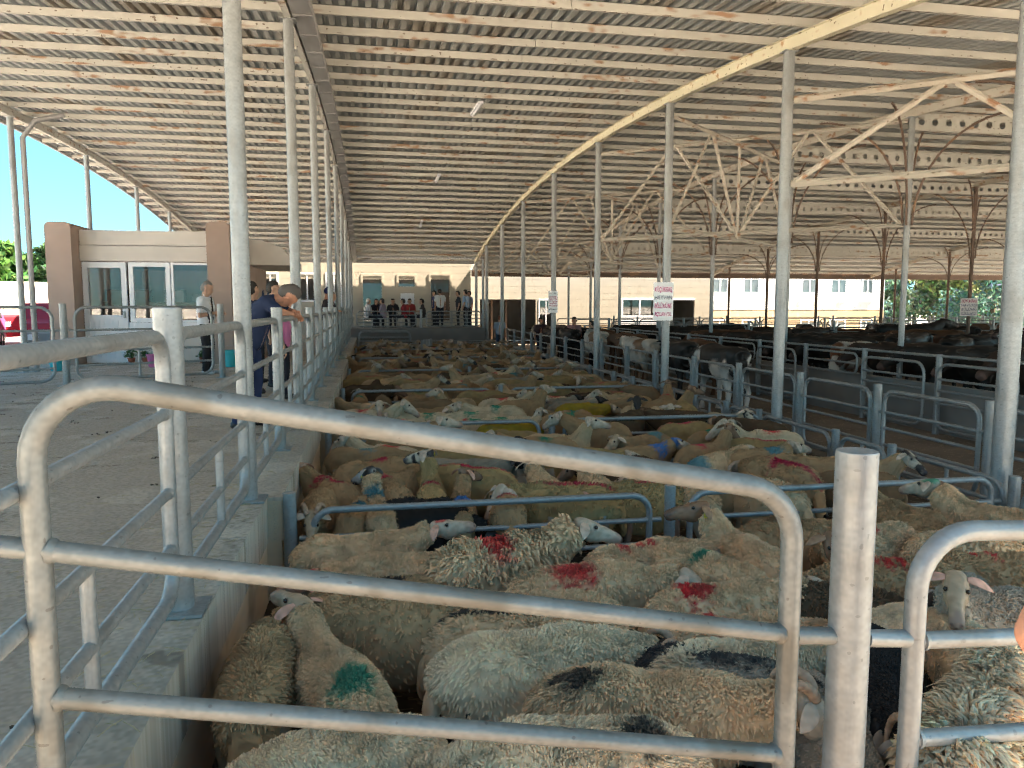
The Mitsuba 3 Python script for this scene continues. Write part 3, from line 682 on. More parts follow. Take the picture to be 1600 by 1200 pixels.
# --- terrace fence at the far end
for i, (a, b) in enumerate(((-0.55, 1.98), (2.42, 4.85))):
    gate('terrace_fence', (a, 33.3), (1, 0), b - a, 0.48, 1.12, [0.96, 0.80, 0.64], '%s tube panel of the fence on the far terrace' % ('left', 'right')[i], rf=0.026, rr=0.02, R=0.18, parts=False, sides=8, cat='fence panel')
fence_post(2.2, 33.3, 0.40, 1.22, 0.06, 'fence post in the middle of the far terrace', base=False, parts=False)
fence_post(4.93, 33.3, 0.40, 3.4, 0.06, 'pale post at the right end of the far terrace', base=False, parts=False)
# folded gates stored before the terrace
for i in range(7):
    y = 31.6 + i * 0.2
    gate('stored_gate', (-0.45, y), (1, -0.03), 2.1, -0.62, 0.28 + 0.02 * (i % 3), [0.05, -0.1, -0.25, -0.4], '%s folded tube gate in the stack stored before the far terrace' % WORDS[i], 'gates stored before the far terrace', rf=0.025, rr=0.018, R=0.18, parts=False, sides=6)
for i in range(4):
    fence_post(1.75 + 0.13 * i, 26.0 + 0.4 * i, PIT, 0.18, 0.05, '%s post from the left in the tight cluster before the far terrace' % WORDS[i], 'cluster of pen posts before the far terrace', base=False, parts=False, sides=8)

# ---------------------------------------------------------------- signs
def sign(key, c, w, h, rz, lines, label, back=(0.82, 0.85, 0.88)):
    """flat sign plate with raised printed lettering, facing -y turned by rz"""
    k = numbered(key)
    R = np.array([[math.cos(rz), -math.sin(rz), 0], [math.sin(rz), math.cos(rz), 0], [0, 0, 1]])
    put = lambda v: np.asarray(v) @ R.T + np.asarray(c, float)
    b = box(-w / 2, w / 2, -0.004, 0.004, -h / 2, h / 2)
    MB().add(put(b[0]), b[1], back).put(k + '__plate', 'gloss_colour')
    for txt, zc, hh, col in lines:
        m = MB()
        t = meshkit.text_mesh(txt, hh, 0.002, bold=True); v = np.array(t.vertices)
        wd = np.ptp(v[:, 0]); sx = min(1.0, w * 0.86 / wd)
        v = np.stack([(v[:, 0] - v[:, 0].min() - wd / 2) * sx, -0.0045 - v[:, 2], v[:, 1] + zc], 1)
        m.add(put(v), np.array(t.faces), col).put(numbered(k + '__lettering'), 'matte_colour')
    for s in (-1, 1):
        q = straight([0, 0.005, s * h * 0.3], [0, 0.075, s * h * 0.3], 0.008, 6); MB().add(put(q[0]), q[1]).put(numbered(k + '__bracket'), 'galvanised')
    tag(k, label, 'sign')
RED, DK = (0.55, 0.05, 0.22), (0.12, 0.13, 0.2)
sign('livestock_sign', (5.02, 12.55, 1.40), 0.34, 0.66, -0.30, [('KÜÇÜKBAŞ', 0.17, 0.075, RED), ('HAYVAN', 0.035, 0.065, DK), ('BÖLÜMÜNE', -0.115, 0.075, RED), ('AÇILAN YOL', -0.25, 0.065, RED)], 'white sign with four lines of pink and dark lettering on a roof post')
sign('notice_sign', (5.10, 20.98, 1.45), 0.27, 0.62, 0.0, [('DUYURU', 0.22, 0.035, DK), ('HAYVAN PAZARINA', 0.12, 0.035, RED), ('GİREN TÜM', 0.06, 0.035, RED), ('HAYVANLARIN', 0.0, 0.035, RED), ('PASAPORTU', -0.06, 0.035, RED), ('KONTROL EDİLİR', -0.12, 0.035, RED), ('MÜDÜRLÜK', -0.23, 0.035, DK)], 'narrow white notice with small pink lines on a roof post')
sign('cattle_sign', (18.50, 20.9, 1.30), 0.50, 0.56, -0.35, [('BÜYÜKBAŞ', 0.15, 0.085, (0.38, 0.06, 0.12)), ('HAYVAN', 0.02, 0.08, DK), ('BÖLÜMÜ', -0.11, 0.08, DK), ('GİRİLMEZ', -0.24, 0.08, DK)], 'grey white sign with red and dark lettering in front of the trees', back=(0.50, 0.48, 0.50))
# ================================================================ sheep
nz = meshkit.noise
nfbm = meshkit.fbm
def pchip(x, y, xi):
    from scipy.interpolate import PchipInterpolator
    return PchipInterpolator(x, y, axis=0)(xi)

def ring(nv, dense=False):
    t = np.arange(nv) / nv
    w = t + (0.095 * np.sin(2 * PI * t) if dense else 0)
    return -PI / 2 + 2 * PI * w

def loft(C, up, W, U, D, nv, ex=2.15, dense=False):
    """closed tube round the centre line C with half width W, height U above and D below; returns grid of points (n, nv, 3)"""
    t = np.gradient(C, axis=0); t /= np.linalg.norm(t, axis=1, keepdims=True) + 1e-9
    s = np.cross(t, up); s /= np.linalg.norm(s, axis=1, keepdims=True) + 1e-9
    u = np.cross(s, t)
    g = ring(nv, dense)
    c, q = np.cos(g), np.sin(g)
    cc, qq = np.sign(c) * np.abs(c) ** (2 / ex), np.sign(q) * np.abs(q) ** (2 / ex)
    hh = np.where(q[None] > 0, U[:, None], D[:, None]) * qq[None]
    return C[:, None] + s[:, None] * (W[:, None] * cc[None])[..., None] + u[:, None] * hh[..., None]

def grid_faces(n, nv):
    i, j = np.meshgrid(np.arange(n - 1), np.arange(nv), indexing='ij'); j2 = (j + 1) % nv
    f = np.stack([i * nv + j, i * nv + j2, (i + 1) * nv + j2, (i + 1) * nv + j], -1).reshape(-1, 4)
    return np.vstack([f[:, [0, 2, 1]], f[:, [0, 3, 2]]])

def grid_normals(G):
    a = np.gradient(G, axis=0); b = np.roll(G, -1, 1) - np.roll(G, 1, 1)
    n = np.cross(b, a); n /= np.linalg.norm(n, axis=2, keepdims=True) + 1e-12
    return -n

def rotz(v, a):
    c, s = math.cos(a), math.sin(a)
    return np.stack([v[..., 0] * c - v[..., 1] * s, v[..., 0] * s + v[..., 1] * c, v[..., 2]], -1)

def sheep_spine(npitch, nyaw, fat=1.0):
    """centre line of trunk and neck: rows of x, y, z, half width, up, down"""
    K = [(-0.475, 0, .425, .015, .015, .02), (-0.462, 0, .43, .075, .065, .12), (-0.425, 0, .442, .125, .115, .175), (-0.345, 0, .452, .170, .165, .205), (-0.22, 0, .455, .195, .190, .22), (-0.05, 0, .450, .205, .188, .235),
         (0.12, 0, .452, .192, .190, .24), (0.24, 0, .468, .160, .185, .225)]
    K = [(q[0] * .84, 0, q[2], q[3] * .74, q[4] * .97, q[5] * .97) for q in K]
    b = np.array([0.225, 0, .49]); p, a = npitch, nyaw
    d = np.array([math.cos(p) * math.cos(a), math.cos(p) * math.sin(a), math.sin(p)])
    d0 = np.array([math.cos(p * .6) * math.cos(a * .5), math.cos(p * .6) * math.sin(a * .5), math.sin(p * .6)])
    for t, w, u, dn in ((.10, .102, .13, .165), (.18, .082, .098, .12), (.26, .074, .084, .092), (.310, .070, .074, .076), (.338, .050, .052, .05), (.348, .014, .015, .015)):
        q = b + d0 * min(t, .10) + d * max(0, t - .10)
        K.append((*q, w, u, dn))
    K = np.array(K); K[:10, 3:5] *= fat
    return K, b + d0 * .10 + d * .215, d

WOOLS = {'cream': (0.70, 0.475, 0.275), 'white': (0.78, 0.595, 0.385), 'tan': (0.48, 0.295, 0.155), 'brown': (0.32, 0.2, 0.11), 'grey': (0.43, 0.345, 0.26), 'black': (0.03, 0.027, 0.026), 'gold': (0.47, 0.31, 0.14), 'mustard': (0.5, 0.32, 0.04), 'dark': (0.14, 0.085, 0.05)}
def solid(name, col, rough=0.6, **kw):
    if name not in scene: scene[name] = two(principled(col, rough, 0.0, **kw))
    return name
solid('eye_black', (0.02, 0.014, 0.01), 0.12, specular=0.6)
solid('tag_yellow', (0.80, 0.64, 0.05), 0.35)
EARS = {'white': (.50, .39, .30), 'cream': (.55, .42, .32), 'pink': (.60, .34, .25), 'brown': (.34, .20, .12), 'black': (.035, .03, .028), 'grey': (.32, .28, .25)}
for n_, c_ in EARS.items():
    scene['ear_' + n_] = two(principled(proc(lambda p, n, uv, c=c_: mix(tuple(0.7 * q for q in c), tuple(1.25 * q for q in c), noise(*V(p, 45)))), 0.6))
scene['horn_skin'] = two(principled(proc(lambda p, n, uv: mix((0.25, 0.15, 0.09), (0.52, 0.34, 0.23), noise(*V(p, 70)))), 0.5))
PAINT = {'red': (0.52, 0.03, 0.035), 'crimson': (0.42, 0.02, 0.06), 'green': (0.01, 0.19, 0.12), 'blue': (0.03, 0.13, 0.36), 'teal': (0.06, 0.20, 0.24), 'black': (0.025, 0.025, 0.03), 'purple': (0.11, 0.05, 0.10), 'sky': (0.02, 0.17, 0.46)}

def fleece(npitch, nyaw, wool, style, marks, nu, nv, seed, fat=1.0, locks=(0, 0)):
    K, hb, hd = sheep_spine(npitch, nyaw, fat)
    arc = np.concatenate([[0], np.cumsum(np.linalg.norm(np.diff(K[:, :3], axis=0), axis=1) + 0.012)])
    ui = np.linspace(0, 1, nu); ui = ui * arc[-1]
    k = pchip(arc, K, ui)
    up = np.tile([0, 0, 1.0], (nu, 1))
    G = loft(k[:, :3], up, k[:, 3], k[:, 4], k[:, 5], nv, 2.06, True)
    N = grid_normals(G)
    if ((N * (G - k[:, None, :3])).sum(-1).mean()) < 0: N = -N
    u = np.broadcast_to(ui[:, None], (nu, nv)); g = ring(nv, True)
    uv = np.stack([u + seed * 3.7, np.broadcast_to(g[None] * 0.18 + seed, (nu, nv))], -1).reshape(-1, 2)
    S = np.stack([u, np.cos(g)[None] * 0.18 + 0 * u, np.sin(g)[None] * 0.18 + 0 * u], -1)      # a rest space in metres
    off = seed * 7.31
    taper = np.clip(np.minimum(u / 0.06, (arc[-1] - u) / 0.06), 0, 1)
    # slow lumps of the body, then the locks of wool
    disp = (nfbm(S * 5 + off, 2, seed) - 0.5) * 0.05
    warp = np.stack([nz(S * 22 + off, seed + 1), nz(S * 22 + off + 9, seed + 2), nz(S * 22 + off + 5, seed + 3)], -1) - 0.5
    if style == 'shaggy':
        q = S * np.array([15, 11, 11]) + warp * 1.6 + off
        l1 = 1 - np.abs(2 * nz(q, seed + 4) - 1); l2 = 1 - np.abs(2 * nz(q * 2.3, seed + 5) - 1)
        lock = 0.62 * l1 ** 0.8 + 0.38 * l2; amp = 0.055
    elif style == 'curl':
        q = S * np.array([52, 26, 26]) + warp * 1.5 + off
        l1 = 1 - np.abs(2 * nz(q, seed + 4) - 1); l2 = nz(q * 1.9 + 4, seed + 5)
        lock = 0.62 * l1 + 0.38 * l2; amp = 0.016
    else:
        q = S * np.array([60, 34, 34]) + warp * 1.3 + off
        lock = 0.5 * nz(q, seed + 4) + 0.5 * (1 - np.abs(2 * nz(q * 0.6, seed + 5) - 1)); amp = 0.011
    fine = nz(S * 150 + off, seed + 6)
    P = G + N * ((disp + amp * (lock - 0.5) + (0.006 if style != 'short' else 0.003) * (fine - 0.5)) * taper)[..., None]
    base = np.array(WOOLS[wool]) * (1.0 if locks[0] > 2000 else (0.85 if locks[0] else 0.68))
    tone = 0.80 + 0.40 * nfbm(S * 6 + off + 3, 3, seed + 7)
    c = base[None, None] * tone[..., None]
    tip = np.clip((lock - 0.5) * 2.0, -0.6, 1)           # raised parts of the locks lighter, grooves between them darker
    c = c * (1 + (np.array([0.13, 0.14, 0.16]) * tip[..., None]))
    dirt = np.clip((nfbm(S * np.array([8, 16, 16]) + off + 11, 3, seed + 8) - 0.55) * 6, 0, 1)[..., None]
    c = c * (1 - 0.35 * dirt) + np.array([0.17, 0.115, 0.065]) * 0.35 * dirt
    if wool == 'black': c = base * (0.7 + 0.6 * tone[..., None])
    rest_x = np.broadcast_to(k[:, 0][:, None], (nu, nv)); lat = np.cos(g)[None] * k[:, 3][:, None]; top = np.broadcast_to(np.sin(g)[None], (nu, nv))
    for (mx, my, rx, ry, pc, *rest) in marks:
        along = u - (mx * .84 + 0.43)
        d = np.sqrt((along / rx) ** 2 + ((lat - my) / ry) ** 2) + (nz(S * 38 + off, seed + 9) - 0.5) * 0.9 + (nz(S * np.array([30, 90, 90]) + off, seed + 10) - 0.5) * 0.7
        a = np.clip((1.25 - d) * 1.7, 0, 1) * (top > -0.25) * (0.80 + 0.18 * nz(S * 120 + off, seed + 12))
        c = c * (1 - a[..., None]) + np.array(PAINT[pc]) * (0.75 + 0.5 * lock)[..., None] * a[..., None]
    V_ = P.reshape(-1, 3); F_ = grid_faces(nu, nv); c = np.clip(c.reshape(-1, 3), 0.01, 0.9)
    nt, size = locks
    if nt:
        size *= {'shaggy': 2.0, 'curl': 1.0, 'short': 0.62}[style]
        if style == 'shaggy': nt = int(nt * 0.55)
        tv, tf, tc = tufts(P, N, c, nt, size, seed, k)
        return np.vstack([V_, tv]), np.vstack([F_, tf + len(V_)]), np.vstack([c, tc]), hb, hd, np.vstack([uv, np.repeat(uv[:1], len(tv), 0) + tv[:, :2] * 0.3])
    return V_, F_, c, hb, hd, uv

def tufts(G, N, C, n, size, seed, K0):
    """small curved locks standing on the fleece, leaning down the flank and back towards the rump"""
    r = np.random.default_rng(seed)
    nu, nv = G.shape[:2]
    i = r.integers(2, nu - 3, n * 2); j = r.integers(0, nv, n * 2)
    keep = np.flatnonzero(r.random(n * 2) < np.clip(0.55 + 0.9 * N[i, j, 2], 0.04, 1.0))[:n]
    i, j = i[keep], j[keep]; n = len(i)
    fu, fv = r.random(n)[:, None], r.random(n)[:, None]
    i1, j1 = i + 1, (j + 1) % nv
    P = (G[i, j] * (1 - fu) + G[i1, j] * fu) * (1 - fv) + (G[i, j1] * (1 - fu) + G[i1, j1] * fu) * fv
    nn = N[i, j]; tu = G[i1, j] - G[i, j]; tu /= np.linalg.norm(tu, axis=1, keepdims=True) + 1e-9
    down = np.array([0, 0, -1.0]) - nn * (-nn[:, 2:3]); down /= np.linalg.norm(down, axis=1, keepdims=True) + 0.25
    q = np.stack([nz(P * 11 + seed, seed), nz(P * 11 + seed + 7, seed + 1), nz(P * 11 + seed + 3, seed + 2)], -1) - 0.5
    lean = down * 0.55 - tu * 0.22 + q * 1.25 + r.normal(size=(n, 3)) * 0.14
    lean -= nn * np.sum(lean * nn, 1, keepdims=True)
    L = size * r.uniform(0.8, 1.6, (n, 1)); w = size * r.uniform(0.20, 0.34, (n, 1))
    side = np.cross(nn, lean); side /= np.linalg.norm(side, axis=1, keepdims=True) + 1e-9
    fwd = np.cross(side, nn)
    b0 = P - nn * size * 0.35
    ang = [0, 2.09, 4.19]
    base = [b0 + (side * math.cos(t) + fwd * math.sin(t)) * w for t in ang]
    m0 = P + nn * L * 0.46 + lean * L * 0.26
    mid = [m0 + (side * math.cos(t) + fwd * math.sin(t)) * w * 0.82 for t in ang]
    tip = P + nn * L * 0.62 + lean * L * 0.85
    v = np.stack(base + mid + [tip], 1).reshape(-1, 3)
    f = []
    for k in range(3):
        k2 = (k + 1) % 3; f += [(k, k2, 3 + k2), (k, 3 + k2, 3 + k), (3 + k, 3 + k2, 6)]
    f = (np.array(f)[None] + (np.arange(n) * 7)[:, None, None]).reshape(-1, 3)
    cc = C.reshape(nu, nv, 3)[i, j] * r.uniform(0.84, 1.16, (n, 1))
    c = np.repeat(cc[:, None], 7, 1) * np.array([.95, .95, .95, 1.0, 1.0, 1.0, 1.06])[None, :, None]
    return v, f, np.clip(c.reshape(-1, 3), 0.01, 0.9)

FACES = {'white': ((0.47, 0.385, 0.29), (0.34, 0.22, 0.165)), 'cream': ((0.42, 0.305, 0.20), (0.33, 0.22, 0.16)), 'pink': ((0.46, 0.28, 0.20), (0.42, 0.23, 0.16)), 'brown': ((0.24, 0.14, 0.085), (0.12, 0.07, 0.05)),
         'black': ((0.028, 0.024, 0.022), (0.05, 0.04, 0.04)), 'pied': ((0.48, 0.40, 0.31), (0.05, 0.04, 0.04)), 'grey': ((0.30, 0.275, 0.25), (0.2, 0.17, 0.15))}
HS = np.array([(-.062, -.005, .012, .012, .012), (-.05, -.004, .045, .045, .04), (-.02, 0, .060, .054, .058), (.03, .0, .064, .052, .078), (.075, -.004, .062, .046, .092), (.115, -.010, .047, .043, .082), (.16, -.018, .037, .041, .060),
               (.205, -.026, .036, .038, .050), (.245, -.036, .040, .034, .048), (.270, -.043, .036, .028, .038), (.282, -.046, .024, .017, .024), (.287, -.047, .008, .006, .008)])

def head_frame(hb, hpitch, hyaw, size=.9):
    f = np.array([math.cos(hpitch) * math.cos(hyaw), math.cos(hpitch) * math.sin(hyaw), math.sin(hpitch)])
    s = np.cross(f, [0, 0, 1.0]); s /= np.linalg.norm(s); u = np.cross(s, f)
    return lambda v: hb + (np.asarray(v)[..., 0:1] * f - np.asarray(v)[..., 1:2] * s + np.asarray(v)[..., 2:3] * u) * size

def head_mesh(face, n, nv, seed):
    x = np.linspace(HS[0, 0], HS[-1, 0], n); h = pchip(HS[:, 0], HS, x)
    C = np.stack([h[:, 0], 0 * x, h[:, 1]], 1)
    G = loft(C, np.tile([0, 0, 1.0], (n, 1)), h[:, 2], h[:, 3], h[:, 4], nv, 2.3)
    # eye sockets, cheek, nostril dents
    for sgn in (-1, 1):
        d = np.linalg.norm(G - np.array([.088, sgn * .05, .048]), axis=2); G = G + (np.exp(-(d / .020) ** 2) * .010)[..., None] * np.array([0, sgn * .6, .7])
        d = np.linalg.norm(G - np.array([.10, sgn * .055, -.055]), axis=2); G = G + (np.exp(-(d / .03) ** 2) * .008)[..., None] * np.array([0, sgn, 0])
        for (cx, cy, cz, r, dep) in ((.082, .060, .022, .022, .010), (.252, .020, -.036, .010, .007), (.245, .034, -.060, .012, .004)):
            d = np.linalg.norm(G - np.array([cx, sgn * cy, cz]), axis=2)
            G = G - (np.exp(-(d / r) ** 2) * dep)[..., None] * np.array([0.2, sgn * 0.9, 0.3])
    G = G + (nz(G * 60 + seed, seed)[..., None] - 0.5) * 0.004
    v = G.reshape(-1, 3)
    a, b = np.array(FACES[face][0]), np.array(FACES[face][1])
    t = np.clip((v[:, 0] - 0.195 + 0.07 * (nz(v * 40 + seed, seed + 1) - 0.5)) / 0.06, 0, 1)[:, None]
    smut = np.clip((nfbm(v * 16 + seed * 2.1, 3, seed + 5) - .48) * 5, 0, 1)[:, None] * .45
    c = a * (0.78 + 0.44 * nz(v * 50, seed + 2)[:, None]); c = (c * (1 - smut) + a * np.array([.62, .52, .45]) * smut) * (1 - t) + b * t
    if face in ('pied', 'grey'):
        patch = np.clip((nz(v * np.array([14, 17, 14]) + seed * 3.3, seed + 3) - (0.52 if face == 'pied' else 0.45)) * 14, 0, 1)[:, None]
        c = c * (1 - patch) + np.array([0.03, 0.026, 0.025]) * patch
    for sgn in (-1, 1):
        d = np.linalg.norm(v - np.array([.082, sgn * .060, .022]), axis=1)[:, None]
        e = np.clip((.024 - d) / .008, 0, 1) * (0.75 if face in ('white', 'pied', 'cream', 'pink') else 0.3); c = c * (1 - e) + np.array([0.06, 0.045, 0.04]) * e
        d = np.linalg.norm(v - np.array([.278, sgn * .018, -.036]), axis=1)[:, None]
        e = np.clip((.014 - d) / .005, 0, 1); c = c * (1 - e) + np.array([0.05, 0.03, 0.03]) * e
    mouth = np.clip((.006 - np.abs(v[:, 2] - (-.066 + 0.10 * (v[:, 0] - .25))))/ .004, 0, 1) * (v[:, 0] > .205); c = c * (1 - 0.8 * mouth[:, None]) + np.array([0.07, 0.04, 0.04]) * 0.8 * mouth[:, None]
    return v, grid_faces(n, nv), np.clip(c, 0.01, 0.9)

def ear_mesh(sgn, droop, n=10, nv=8, L=0.13, seed=0):
    t = np.linspace(0, 1, n); ang = -droop * t - 0.05
    step = L / (n - 1)
    y = np.concatenate([[0], np.cumsum(np.cos(ang[1:]) * step)]); z = np.concatenate([[0], np.cumsum(np.sin(ang[1:]) * step)])
    C = np.stack([0.0 - 0.012 * t, sgn * (0.052 + y), 0.03 + z], 1)
    w = L * 0.23 * np.sin(np.clip(t * 0.93 + 0.10, 0, 1) * PI) ** 0.7 + 0.003; th = 0.007 * (1 - 0.6 * t) + 0.002
    G = loft(C, np.tile([0, -0.25, 1.0], (n, 1)), w, th, th * 0.4 - 0.003 * np.sin(t * PI), nv, 2.0)
    return G.reshape(-1, 3), grid_faces(n, nv)

def horn_mesh(sgn, turns, R, seed, n=40, nv=9):
    t = np.linspace(0, 1, n); a = t * turns * 2 * PI; r = R * (0.55 + 0.75 * t)
    C = np.stack([0.01 - np.sin(a) * r * 0.75 - 0.0, sgn * (0.035 + 0.10 * t), 0.05 + (R * 0.55) - np.cos(a) * r * 1.0 * (1) - 0.02 * t], 1)
    C[:, 2] = 0.048 - (np.cos(a) - 1) * R * 0.0 + np.sin(a + 0.9) * r * 0.9 - math.sin(0.9) * R * 0.5
    C[:, 0] = -0.005 - (1 - np.cos(a + 0.9)) * r * 0.9 + (1 - math.cos(0.9)) * R * 0.5
    rad = 0.023 * (1 - t) ** 0.8 + 0.003; rad = rad * (1 + 0.07 * np.sin(t * 120))
    v, f = tube(C, rad, nv)
    return v, f

def leg_pieces(r, col, nv):
    out = []
    for s in (-1, 1):
        a = r.uniform(-.03, .03)
        F_ = np.array([(.165, s * .072, .42, .055), (.18, s * .072, .30, .045), (.19 + a, s * .072, .20, .028), (.19 + a, s * .072, .17, .030), (.195 + a, s * .072, .06, .019), (.20 + a, s * .072, .035, .026), (.215 + a, s * .072, .0, .030)])
        a = r.uniform(-.03, .03)
        Hn = np.array([(-.25, s * .075, .44, .070), (-.24, s * .08, .34, .065), (-.295 + a, s * .08, .22, .034), (-.325 + a, s * .08, .17, .030), (-.295 + a, s * .08, .06, .020), (-.29 + a, s * .08, .035, .026), (-.275 + a, s * .08, .0, .030)])
        for q in (F_, Hn):
            v, f = tube(q[:, :3], q[:, 3], nv)
            hoof = np.clip((0.045 - v[:, 2]) / 0.01, 0, 1)[:, None]
            out.append((v, f, np.array(col) * (1 - hoof) + np.array([0.04, 0.03, 0.025]) * hoof))
    return out

def sheep_parts(spec, res, seed):
    """dict part -> (v, f, colours, material) in the sheep's own frame"""
    r = random.Random(seed)
    nu, nv, hn, hv, lv = {'hero': (90, 84, 44, 40, 10), 'near': (66, 64, 34, 28, 8), 'near2': (60, 60, 28, 24, 8), 'mid': (72, 68, 26, 22, 8), 'far': (40, 36, 16, 12, 6)}[res]
    npitch, nyaw = math.radians(spec.get('neck', 30)), math.radians(spec.get('turn', 0))
    hp, hy = math.radians(spec.get('hp', -18)), math.radians(spec.get('hy', spec.get('turn', 0)))
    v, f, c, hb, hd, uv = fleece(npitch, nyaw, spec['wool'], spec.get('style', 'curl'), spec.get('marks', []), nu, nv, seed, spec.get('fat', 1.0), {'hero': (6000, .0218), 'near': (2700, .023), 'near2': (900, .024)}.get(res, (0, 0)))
    parts = {}
    M = head_frame(hb + hd * 0.068, hp, hy)
    body = MB(); hv_, hf, hc = head_mesh(spec.get('face', 'white'), hn, hv, seed)
    for (pv, pr, pc) in spec.get('fpaint', []):
        d = np.linalg.norm(hv_ - np.array(pv), axis=1)[:, None] + (nz(hv_ * 60, seed)[:, None] - .5) * .02; a = np.clip((pr - d) / .012, 0, 1) * .85
        hc = hc * (1 - a) + np.array(PAINT[pc]) * a
    body.add(M(hv_), hf, hc)
    K, _, _ = sheep_spine(npitch, nyaw); kk = pchip(np.arange(len(K)), K, np.linspace(1, len(K) - 3, 16))
    G = loft(kk[:, :3], np.tile([0, 0, 1.0], (16, 1)), kk[:, 3] * .8, kk[:, 4] * .8, kk[:, 5] * .8, 12)
    lc = np.array(FACES[spec.get('face', 'white')][0]) * 0.7
    body.add(G.reshape(-1, 3), grid_faces(16, 12), lc)
    for q in leg_pieces(r, lc, lv): body.add(*q)
    parts['body'] = (*body.mesh(), np.vstack(body.c), 'skin_colour')
    ec = spec.get('ear', {'pied': 'white'}.get(spec.get('face', 'white'), spec.get('face', 'white')))
    if res != 'far' or spec.get('face') in ('white', 'pied'):
        en, ev = (12, 10) if res in ('hero', 'near', 'near2') else (6, 5)
        for s, nm in ((1, 'ear'), (-1, 'ear_001')):
            q = ear_mesh(s, spec.get('droop', 0.9) + r.uniform(-.2, .3), en, ev, spec.get('earlen', .145), seed)
            parts[nm] = (M(q[0]), q[1], None, 'ear_' + ec)
    if res in ('hero', 'near', 'near2') or (res == 'mid' and spec.get('eyes', 1)):
        for s, nm in ((1, 'eye'), (-1, 'eye_001')):
            m = trimesh.creation.icosphere(subdivisions=2 if res == 'hero' else 1, radius=0.0125)
            parts[nm] = (M(np.array(m.vertices) * [1, .8, 1] + [.082, s * .0545, .022]), np.array(m.faces), None, 'eye_black')
    if spec.get('tag'):
        s = spec['tag']; b = box(-.016, .016, -.003, .003, -.022, .014); e = ear_mesh(s, spec.get('droop', 0.9), 6, 4)[0].reshape(6, 4, 3)[3].mean(0)
        parts['ear_tag'] = (M(b[0] + e + [0.012, 0, -.012]), b[1], None, 'tag_yellow')
    if spec.get('horns'):
        for s, nm in ((1, 'horn'), (-1, 'horn_001')):
            q = horn_mesh(s, 0.78, spec['horns'], seed)
            parts[nm] = (M(q[0]), q[1], None, 'horn_skin')
    # tail: a flat hanging woolly tail
    t = np.linspace(0, 1, 12 if res in ('hero', 'near', 'near2') else 6); C = np.stack([-.385 - .03 * np.sin(t * PI * .6), 0 * t + spec.get('tailside', 0) * t, .50 - .26 * t], 1); w = .055 * np.sin(np.clip(t * .9 + .12, 0, 1) * PI) ** .6 + .01
    tn = 16 if res in ('hero', 'near', 'near2') else 8
    G = loft(C, np.tile([-1.0, 0, .1], (len(t), 1)), w, w * .55, w * .5, tn)
    G = G + (nz(G * 55 + seed, seed)[..., None] - .5) * .02
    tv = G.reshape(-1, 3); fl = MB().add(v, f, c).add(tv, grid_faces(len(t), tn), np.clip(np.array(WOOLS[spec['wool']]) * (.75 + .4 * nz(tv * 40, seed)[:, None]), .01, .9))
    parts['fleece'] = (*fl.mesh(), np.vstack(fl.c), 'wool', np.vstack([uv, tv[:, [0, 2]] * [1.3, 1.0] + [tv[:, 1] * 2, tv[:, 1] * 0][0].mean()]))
    return parts

def place_sheep(spec, x, y, head, scale, res, seed, label, group=None, shared=None):
    """shared: the key of a shapegroup built once for many sheep of one kind"""
    k = numbered('sheep')
    M = T().translate([x, y, PIT + 0.002]).rotate([0, 0, 1], head).scale(scale)
    if shared is None:
        for n, q in sheep_parts(spec, res, seed).items():
            scene[k + '__' + n] = mikit.ply((q[0], q[1]), q[3], smooth=True, color=q[2], uv=q[4] if len(q) > 4 else None, to_world=M)
    else:
        if shared not in scene:
            scene[shared] = {'type': 'shapegroup', **{n: mikit.ply((q[0], q[1]), q[3], smooth=True, color=q[2], uv=q[4] if len(q) > 4 else None) for n, q in sheep_parts(spec, res, seed).items()}}
        scene[k] = {'type': 'instance', 'to_world': M, 'group': {'type': 'ref', 'id': shared}}
    tag(k, label, 'sheep', group)
